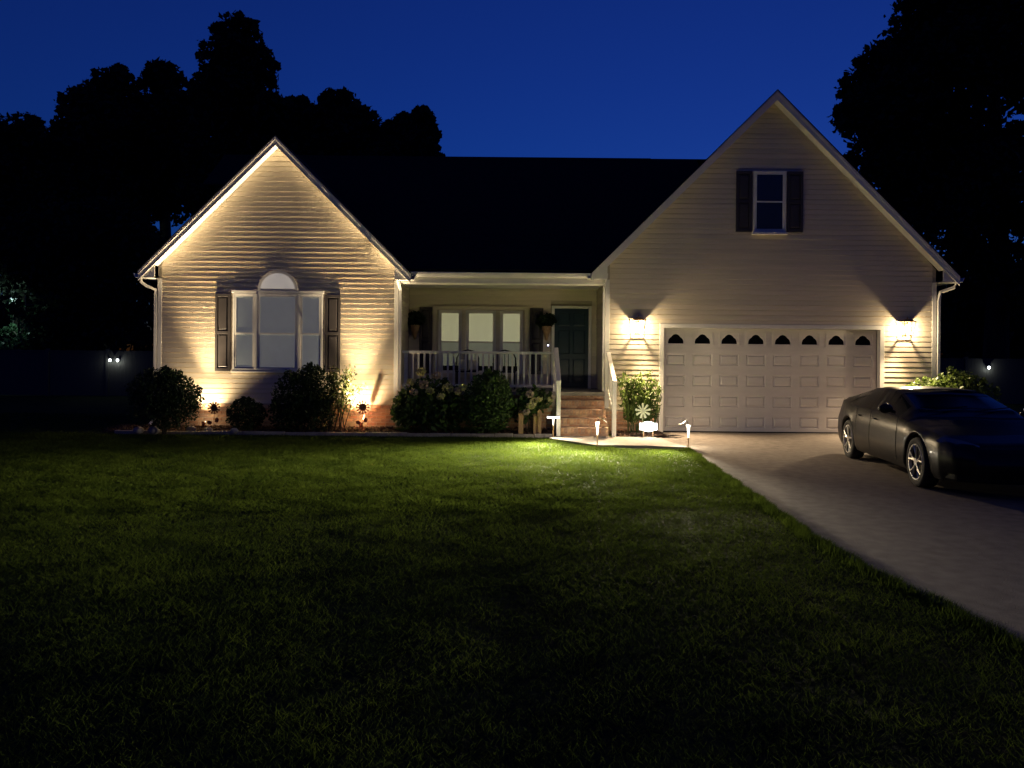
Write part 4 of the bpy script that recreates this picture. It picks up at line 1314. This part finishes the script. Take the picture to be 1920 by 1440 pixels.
# ------------------------------------------------------------------ porch furniture and wall baskets
def basket(x, label):
    y = PB - 0.13
    t = thing('wall_planter', (x, PB - 0.02, 2.3), label, 'wall planter', 'wall planters beside the porch window')
    build('cone', MB().lathe([(0.02, 0), (0.09, 0.22), (0.13, 0.36)], (x, y, 2.15), 12), M['wood'], t, smooth=True)
    C, d = cloud([(x, y, 2.66, 0.26, 0.12, 0.19)], 650, 0.5)
    C[:, 1] = np.minimum(C[:, 1], PB - 0.02)
    quads_mesh('foliage', C, 0.09, t, M['leaf_dark'], 0.5)
basket(-2.46 + 0.02, 'dark leafy wall planter left of the porch window')
basket(0.84 - 0.05, 'dark leafy wall planter between porch window and front door') if False else basket(0.86 - 0.0, 'dark leafy wall planter between porch window and front door')
def porch_chair(x, y, label):
    t = thing('porch_chair', (x, y, 0.95), label, 'chair', 'chairs on the porch')
    z = 0.95
    build('seat', MB().box(x - 0.27, x + 0.27, y - 0.25, y + 0.25, z + 0.40, z + 0.44), M['blackm'], t, bevel=0.01)
    bk = [(x - 0.27, y + 0.25, z + 0.42), (x - 0.27, y + 0.29, z + 0.75), (x - 0.2, y + 0.31, z + 0.90), (x, y + 0.32, z + 0.95), (x + 0.2, y + 0.31, z + 0.90), (x + 0.27, y + 0.29, z + 0.75), (x + 0.27, y + 0.25, z + 0.42)]
    build('back_frame', MB().tube(bk, 0.018, n=6), M['blackm'], t)
    for i in range(5):
        xx = x - 0.18 + i * 0.09
        build('back_slat', MB().tube([(xx, y + 0.25, z + 0.44), (xx, y + 0.305, z + 0.90)], 0.009, n=5), M['blackm'], t)
    for sx_ in (-1, 1):
        for sy_ in (-1, 1):
            build('leg', MB().tube([(x + sx_ * 0.25, y + sy_ * 0.23, z), (x + sx_ * 0.25, y + sy_ * 0.23, z + 0.40)], 0.015, n=6), M['blackm'], t)
        build('armrest', MB().tube([(x + sx_ * 0.26, y - 0.23, z + 0.40), (x + sx_ * 0.28, y - 0.22, z + 0.62), (x + sx_ * 0.28, y + 0.27, z + 0.64)], 0.014, n=6), M['blackm'], t)
    return t
porch_chair(-1.10, 18.95, 'black metal porch chair with cream cushion, left of the other chair')
porch_chair(-0.18, 18.95, 'black metal porch chair with bare curved back, right of the cushioned chair')
for dx, w in ((-1.22, 0.21), (-0.97, 0.23)):
    o = build('cushion', MB().box(dx - w / 2, dx + w / 2, 19.06, 19.14, 1.41, 1.66), M['cushion'], None, bevel=0.03)
    o['label'] = 'cream square cushion on porch chair, ' + ('left of its pair' if dx < -1.1 else 'right of its pair'); o['category'] = 'cushion'; o['group'] = 'cushions on the porch chair'

# ------------------------------------------------------------------ the car
def longer(mb):
    mb.v = [(x, (y + 0.085 if y < -1.5 else y) * 1.07, z) for x, y, z in mb.v]
    return mb
def make_car():
    t = thing('parked_car', (6.585, 11.88, 0.03), 'dark four door car parked nose out on the driveway by the garage', 'car', rz=R(-7.2))
    K = [  # y, roof/hood centre z, shoulder z, shoulder w, max w, roof edge w, roof edge z
        (-2.38, .60, .565, .50, .60, .36, .59), (-2.30, .68, .63, .68, .76, .48, .665), (-2.05, .775, .72, .80, .875, .56, .76), (-1.42, .875, .835, .865, .925, .62, .865),
        (-0.98, .94, .89, .875, .925, .68, .93), (-0.80, 1.00, .905, .875, .925, .69, .985), (-0.15, 1.285, .925, .87, .925, .62, 1.235), (0.10, 1.35, .93, .87, .925, .595, 1.295),
        (0.60, 1.372, .94, .87, .93, .58, 1.315), (1.10, 1.33, .955, .88, .93, .57, 1.275), (1.62, 1.185, .975, .885, .93, .60, 1.15), (1.95, 1.075, .985, .86, .92, .66, 1.06),
        (2.18, 1.04, .965, .80, .89, .66, 1.03), (2.32, .97, .92, .72, .83, .60, .96), (2.37, .80, .78, .66, .76, .5, .80)]
    K = np.array(K)
    lowb = (K[:, 0] > -1.6) & (K[:, 0] < 1.7)
    K[lowb, 2] -= 0.045
    hood = (K[:, 0] > -1.6) & (K[:, 0] < -0.9)
    K[hood, 1] -= 0.03; K[hood, 6] -= 0.03
    K[K[:, 0] < -1.5, 0] += 0.06
    K[:, 0] *= 1.07
    hi = K[:, 1] > 1.0
    K[hi, 1] = 1.0 + (K[hi, 1] - 1.0) * 0.80
    hi = K[:, 6] > 1.0
    K[hi, 6] = 1.0 + (K[hi, 6] - 1.0) * 0.80
    back = K[:, 0] > 1.9
    K[back, 3] -= 0.05; K[back, 4] -= 0.04
    ys_ = np.unique(np.round(np.concatenate([np.arange(-2.54, 2.53, 0.055), K[:, 0]]), 3))
    cols = []
    for j in range(1, 7):
        cols.append(np.interp(ys_, K[:, 0], K[:, j]))
    # smooth the interpolated profiles a little
    cols = [np.convolve(np.pad(c, 2, 'edge'), [0.1, 0.2, 0.4, 0.2, 0.1], 'valid') for c in cols]
    zc_, zs_, ws_, wm_, wr_, zr_ = cols
    WY = (-1.5, 1.5)
    verts, faces, mats = [], [], []
    NP = 11
    for i, y in enumerate(ys_):
        zl = 0.19 + (0.10 if abs(y) > 2.2 else 0)
        for wy in WY:
            dd = 0.385 ** 2 - (y - wy) ** 2
            if dd > 0:
                zl = max(zl, 0.335 + math.sqrt(dd))
        z1 = max(0.27, zl + 0.012); z2 = max(0.47, zl + 0.024); z3 = max(0.66, zl + 0.036)
        z3 = min(z3, zs_[i] - 0.02); z2 = min(z2, z3 - 0.01); z1 = min(z1, z2 - 0.01)
        gl = zr_[i] - zs_[i] > 0.12
        wb = ws_[i] - 0.05
        prof = [(wm_[i] - 0.05, zl), (wm_[i] - 0.012, z1), (wm_[i], z2), (wm_[i] - 0.006, z3), (ws_[i], zs_[i]), (wb, zs_[i] + 0.02)]
        if gl:
            prof += [(wb * 0.45 + wr_[i] * 0.55 + 0.015, zs_[i] * 0.5 + zr_[i] * 0.5), (wr_[i], zr_[i]), (wr_[i] - 0.055, zr_[i] + 0.022)]
        else:
            prof += [(wb * 0.6 + wr_[i] * 0.4, zs_[i] + 0.02 + (zr_[i] - zs_[i] - 0.02) * 0.45), (wr_[i], max(zr_[i], zs_[i] + 0.024)), (wr_[i] - 0.055, max(zr_[i], zs_[i] + 0.024) + 0.004)]
        prof += [(wr_[i] * 0.5, zc_[i] - 0.012), (0, zc_[i])]
        full = [(-a, b) for a, b in prof] + [(a, b) for a, b in prof[-2::-1]]
        verts += [(a, y, b) for a, b in full]
    N = 2 * NP - 1
    for i in range(len(ys_) - 1):
        ym = (ys_[i] + ys_[i + 1]) / 2
        for j in range(N - 1):
            k = min(j, N - 2 - j)
            m_ = 0
            if k in (5, 6) and -0.66 < ym < 1.71 and not (0.30 < ym < 0.43):
                m_ = 1
            if k in (8, 9) and (-0.88 < ym < 0.02 or 1.22 < ym < 2.0):
                m_ = 1
            a = i * N + j
            faces.append((a, a + N, a + N + 1, a + 1)); mats.append(m_)
    for e, i in ((0, 0), (1, len(ys_) - 1)):
        f = tuple(i * N + j for j in range(N))
        faces.append(f if e == 0 else f[::-1]); mats.append(0)
    mb = MB().add(verts, faces)
    body = build('body', mb, [M['paint'], M['glassd']], t, smooth=True, local=True)
    body.data.polygons.foreach_set('material_index', mats)
    build('underbody', MB().box(-0.70, 0.70, -2.2, 2.2, 0.2, 0.60), M['rubber'], t, local=True)
    # door seams and handles as fine dark and bright strips on the flank
    for s in (-1, 1):
        for yy in (-0.80, 0.36, 1.06):
            build('door_seam', MB().tube([(s * 0.893, yy, 0.90), (s * 0.924, yy, 0.66), (s * 0.928, yy, 0.46), (s * 0.915, yy, 0.28)], 0.0045, n=4), M['rubber'], t, local=True)
        for yy in (0.16, 0.92):
            build('door_handle', MB().tube([(s * 0.905, yy - 0.09, 0.80), (s * 0.93, yy - 0.07, 0.80), (s * 0.93, yy + 0.07, 0.80), (s * 0.905, yy + 0.09, 0.80)], 0.011, n=6), M['paint'], t, local=True)
        mm = MB().ball((s * 1.0, -0.60, 1.0), (0.105, 0.07, 0.075), 12, 8)
        mm.tube([(s * 0.86, -0.58, 0.95), (s * 0.97, -0.60, 0.975)], 0.025, n=6)
        mi = build('mirror', mm, M['paint'], t, smooth=True, local=True)
        build('mirror_glass', MB().ball((s * 1.0, -0.54, 1.0), (0.09, 0.02, 0.06), 12, 6), M['chrome'], mi, smooth=True, local=True)
        hl = MB()
        hl.add([(s * 0.50, -2.315, 0.60), (s * 0.74, -2.22, 0.62), (s * 0.86, -2.02, 0.68), (s * 0.80, -2.04, 0.735), (s * 0.66, -2.20, 0.71), (s * 0.50, -2.30, 0.66),
                (s * 0.50, -2.345, 0.60), (s * 0.76, -2.24, 0.62), (s * 0.885, -2.03, 0.68), (s * 0.815, -2.05, 0.745), (s * 0.67, -2.225, 0.72), (s * 0.50, -2.33, 0.665)],
               [(6, 7, 8, 9, 10, 11), (0, 1, 7, 6), (1, 2, 8, 7), (2, 3, 9, 8), (3, 4, 10, 9), (4, 5, 11, 10), (5, 0, 6, 11)])
        build('headlight', longer(hl), M['lens'], t, local=True)
        build('tail_light', longer(MB().box(min(s * 0.34, s * 0.60), max(s * 0.34, s * 0.60), 2.27, 2.35, 0.80, 0.92)), M['tail'], t, bevel=0.02, local=True)
    build('grille', longer(MB().box(-0.42, 0.42, -2.395, -2.36, 0.36, 0.56)), M['rubber'], t, bevel=0.02, local=True)
    build('bumper', longer(MB().prism_z([(-0.86, -1.98), (-0.74, -2.28), (-0.4, -2.40), (0.4, -2.40), (0.74, -2.28), (0.86, -1.98), (0.7, -1.95), (-0.7, -1.95)], 0.20, 0.36)), M['paint'], t, bevel=0.03, local=True)
    for k in range(4):
        build('grille_bar', longer(MB().box(-0.40, 0.40, -2.405, -2.394, 0.38 + k * 0.045, 0.392 + k * 0.045)), M['chrome'], t, local=True)
    build('wiper', longer(MB().tube([(-0.55, -0.86, 1.0), (0.05, -0.72, 1.06)], 0.008, n=5).tube([(0.1, -0.86, 1.0), (0.62, -0.72, 1.05)], 0.008, n=5)), M['rubber'], t, local=True)
    # wheels
    for s in (-1, 1):
        for wy in WY:
            xo = s * 0.915
            def lx(prof, n=32):
                b = MB()
                k = 0
                for r, xx in prof:
                    for q in range(n):
                        a = 2 * math.pi * q / n
                        b.v.append((xo + s * xx, wy + r * math.cos(a), 0.335 + r * math.sin(a)))
                for i in range(len(prof) - 1):
                    for q in range(n):
                        b.f.append((i * n + q, i * n + (q + 1) % n, (i + 1) * n + (q + 1) % n, (i + 1) * n + q))
                return b
            wheel = build('wheel', lx([(0.235, -0.20), (0.235, -0.04), (0.20, -0.07), (0.0, -0.075)]), M['rubber'], t, local=True)
            build('tyre', lx([(0.236, -0.21), (0.30, -0.22), (0.333, -0.20), (0.336, -0.03), (0.322, -0.004), (0.29, 0.004), (0.252, -0.004), (0.240, -0.02)]), M['rubber'], wheel, smooth=True, local=True)
            rim = lx([(0.247, -0.012), (0.243, 0.002), (0.228, 0.0), (0.222, -0.04)])
            for q in range(5):
                a0 = 2 * math.pi * q / 5 + 0.3
                for d_ in (-1, 1):
                    a1 = a0 + d_ * 0.05; a2 = a0 + d_ * 0.23
                    p = [(xo - s * 0.022, wy + 0.04 * math.cos(a0), 0.335 + 0.04 * math.sin(a0)), (xo - s * 0.012, wy + 0.12 * math.cos(a0 + d_ * 0.07), 0.335 + 0.12 * math.sin(a0 + d_ * 0.07)),
                         (xo - s * 0.006, wy + 0.232 * math.cos(a2), 0.335 + 0.232 * math.sin(a2))]
                    rim.tube(p, [0.019, 0.015, 0.016], n=6)
            rim.tube([(xo - s * 0.05, wy, 0.335), (xo - s * 0.002, wy, 0.335)], 0.055, n=16)
            build('rim', rim, M['rim'], wheel, local=True)
    return t
make_car()

# ------------------------------------------------------------------ trees
def tree(name, lob_px, Y, n, leaf, label, m='leaf_tree', group=None, trunk=None, depth=2.0, cat='tree', shell=0.5):
    lobes = []
    for px, py, r in lob_px:
        yy = Y + random.uniform(-depth, depth) * 0.5
        c = P(px, py, yy)
        rr = r * yy / 1450
        lobes.append((c[0], yy, c[2], rr, rr * 1.0, rr * 0.92))
        for q in range(7):                      # sprays of twigs that break up the outline
            a, b = random.uniform(0, 6.28), random.uniform(-0.5, 1.4)
            k = rr * random.uniform(0.14, 0.30)
            lobes.append((c[0] + rr * 0.86 * math.cos(a) * math.cos(b), yy + rr * 0.8 * math.sin(a) * math.cos(b), c[2] + rr * 0.8 * math.sin(b), k, k, k * 0.7))
    bx_ = trunk if trunk is not None else float(np.mean([l[0] for l in lobes]))
    t = thing(name, (bx_, Y, -0.03), label, cat, group)
    C, d = cloud(lobes, n, shell)
    C = C[C[:, 2] > 0.15]
    quads_mesh('crown', C, leaf, t, M[m], 0.7)
    top = max(l[2] for l in lobes)
    tb = MB().tube([(bx_, Y, -0.1), (bx_ + 0.1, Y, top * 0.35), (bx_ - 0.1, Y + 0.1, top * 0.7), (bx_ + 0.05, Y, top * 0.92)], [0.028 * top, 0.02 * top, 0.011 * top, 0.03], n=9)
    for l in lobes[::8]:
        b0 = Vector((bx_, Y, max(0.8, min(l[2] - l[5] * 0.6, top * 0.7))))
        tb.tube([b0, b0.lerp(Vector(l[:3]), 0.55) + Vector((0, 0, 0.2)), l[:3]], [0.009 * top, 0.006 * top, 0.02], n=5)
    build('trunk', tb, M['bark'], t, smooth=True)
    return t
GT = 'trees behind the house on the left'
tree('tall_tree', [(446, 68, 46), (428, 110, 55), (470, 130, 50), (405, 175, 50), (445, 190, 85), (505, 215, 48), (425, 270, 85), (490, 290, 85), (440, 360, 100)], 40, 26000, 0.30,
     'tallest tree behind the left gable, black against the sky', group=GT)
tree('broad_tree', [(218, 180, 58), (165, 215, 55), (248, 240, 40), (200, 270, 90), (140, 300, 60), (255, 320, 80), (190, 380, 100)], 42, 24000, 0.32,
     'broad dark tree left of the tallest one, round topped', group=GT)
tree('broad_tree', [(307, 150, 38), (335, 205, 38), (288, 220, 38), (315, 250, 75), (345, 300, 70), (300, 340, 85)], 43, 20000, 0.32,
     'narrow dark tree between the round topped tree and the tallest tree', group=GT)
tree('broad_tree', [(556, 215, 36), (545, 265, 50), (575, 300, 55), (550, 350, 70)], 42, 12000, 0.30, 'low dark tree just right of the tallest tree', group=GT)
tree('broad_tree', [(640, 205, 42), (608, 228, 38), (672, 235, 42), (640, 275, 65), (690, 285, 48), (610, 320, 65), (670, 350, 75)], 41, 18000, 0.30,
     'dark round tree above the right slope of the left gable', group=GT)
tree('broad_tree', [(792, 222, 24), (760, 240, 30), (805, 250, 22), (738, 265, 40), (785, 280, 40), (725, 310, 50), (790, 330, 50), (822, 300, 14)], 40, 13000, 0.27,
     'feathery dark tree at the left end of the main roof ridge', group=GT)
tree('broad_tree', [(50, 262, 52), (5, 300, 60), (95, 300, 50), (-60, 260, 70), (40, 370, 100), (110, 380, 70), (-30, 400, 100)], 40, 24000, 0.30,
     'dark tree at the far left edge of the picture', group=GT)
tree('understory_tree', [(130, 470, 100), (210, 440, 80), (60, 480, 90), (240, 540, 75), (160, 570, 90), (-20, 480, 90), (260, 470, 60), (200, 610, 55), (120, 630, 60)], 36, 26000, 0.26,
     'dark understory tree filling the gap left of the house', group=GT)
tree('lit_yard_tree', [(30, 585, 16), (18, 625, 18), (65, 600, 26), (88, 625, 26), (60, 640, 28), (45, 665, 25), (95, 650, 20), (75, 690, 24), (35, 700, 24), (28, 572, 15), (105, 690, 22), (15, 660, 24)], 36.4, 4200, 0.20,
     'small green tree lit by the yard lamp at the left edge', m='leaf_yard', trunk=-23.2)
tree('big_oak_tree', [(1742, 40, 75), (1800, -30, 110), (1715, 110, 80), (1650, 125, 48), (1612, 165, 42), (1598, 220, 40), (1640, 215, 65), (1690, 200, 80), (1780, 130, 100), (1880, 60, 110),
     (1920, 150, 70), (1660, 300, 70), (1720, 290, 90), (1790, 250, 80), (1840, 330, 75), (1930, 290, 70), (1770, 390, 90), (1700, 380, 60), (1860, 400, 50), (1940, 400, 70), (1820, 480, 62), (1890, 500, 50),
     (1940, 540, 60), (1800, 560, 50), (1850, 600, 55), (1920, 620, 60)], 32, 75000, 0.24,
     'huge dark oak towering behind the right end of the house', trunk=20.0, depth=4.0, shell=0.55)
tree('understory_tree', [(1815, 610, 45), (1860, 640, 45), (1920, 650, 60), (1790, 640, 32), (1980, 620, 80)], 36, 7000, 0.24, 'low dark tree behind the right fence under the huge oak', group=None)
# far wood
wl_ = []
for i in range(150):
    x = random.uniform(-110, 110)
    if -20 < x < 22:
        continue
    h = random.uniform(7, 12)
    wl_.append((x, random.uniform(70, 84), h * 0.5, random.uniform(3.5, 6), 3, h * 0.55))
C, d = cloud(wl_, 60000, 0.5)
C = C[C[:, 2] > 0]
o = quads_mesh('far_woods', C, 0.8, None, M['leaf_tree'], 0.7)
o['kind'] = 'stuff'; o['label'] = 'dark far wood behind the yard'; o['category'] = 'woods'

# ------------------------------------------------------------------ fences with lamps
def fence(x0, x1, y, label):
    t = thing('board_fence', ((x0 + x1) / 2, y, 0), label, 'fence', 'weathered fences at the back of the yard')
    x = x0
    while x < x1 - 0.5:
        build('fence_post', MB().box(x - 0.06, x + 0.06, y - 0.06, y + 0.06, -0.2, 1.90), M['fence'], t)
        mb = MB()
        for i in range(15):
            a = x + 0.065 + i * 0.151
            mb.box(a, a + 0.147, y - 0.012, y + 0.012, 0.08, 1.76)
        mb.box(x + 0.065, x + 2.33, y - 0.03, y + 0.03, 1.761, 1.83)
        mb.box(x + 0.065, x + 2.33, y - 0.03, y + 0.03, 0.02, 0.079)
        build('fence_panel', mb, M['fence'], t)
        x += 2.4
    return t
fence(-33, -9.4, 31.0, 'weathered board fence far back left of the house')
fence(11.0, 34, 31.0, 'weathered board fence far back right of the house')
def fence_lamp(x, z, label, power, m=E_COOL):
    y = 31.0 - 0.085
    t = thing('fence_lamp', (x, y, z), label, 'lamp', 'small lamps on the back fences')
    build('mount', MB().box(x - 0.05, x + 0.05, y + 0.01, y + 0.07, z - 0.02, z + 0.10), M['blackm'], t)
    build('hood', MB().box(x - 0.08, x + 0.08, y - 0.10, y + 0.03, z + 0.101, z + 0.115), M['blackm'], t)
    build('lens', MB().ball((x, y - 0.03, z + 0.03), (0.055, 0.035, 0.06)), m, t, smooth=True)
    light('fence_lamp_light', 'POINT', (x, y - 0.10, z - 0.02), power, (0.95, 1.0, 0.85), 0.03, t)
fence_lamp(P(209, 677, 31)[0], 1.42, 'left one of the two small lamps on the left back fence', 0.35)
fence_lamp(P(223, 677, 31)[0], 1.42, 'right one of the two small lamps on the left back fence', 0.5)
fence_lamp(P(1851, 690, 31)[0], 1.44, 'small lit lamp on the right back fence beyond the car', 0.5)
# yard lamp at the left edge
lx_, ly_ = P(25, 570, 37.6)[0], 37.6
t = thing('yard_lamp', (lx_, ly_, 0), 'cool white post lamp glimpsed through leaves at the left edge', 'lamp')
build('pole', MB().tube([(lx_, ly_, -0.1), (lx_, ly_, 4.0)], [0.05, 0.035], n=10), M['blackm'], t)
build('lamp_head', MB().lathe([(0.05, 0.0), (0.16, 0.04), (0.20, 0.34), (0.02, 0.46)], (lx_, ly_, 3.98), 12), E_YARD, t, smooth=True)
light('yard_lamp_light', 'POINT', (lx_ + 0.5, ly_ - 0.6, 3.9), 16, (0.62, 0.95, 0.85), 0.15, t)
# small lantern on a hook beyond the car
qx, qy = P(1819, 737, 17.4)[0], 17.4
t = thing('garden_lantern', (qx, qy, 0), 'small yellowish lantern on a hook right of the corner shrub', 'lantern')
build('hook', MB().tube([(qx + 0.1, qy, -0.1), (qx + 0.1, qy, 1.25), (qx + 0.06, qy, 1.32), (qx, qy, 1.28), (qx, qy, 1.12)], 0.008, n=6), M['blackm'], t)
build('lamp_body', MB().box(qx - 0.055, qx + 0.055, qy - 0.05, qy + 0.05, 0.93, 1.07), emis('lit_garden_lantern', (0.75, 0.85, 0.42), 0.7), t, bevel=0.01)
build('lid', MB().box(qx - 0.07, qx + 0.07, qy - 0.065, qy + 0.065, 1.071, 1.085), M['blackm'], t)
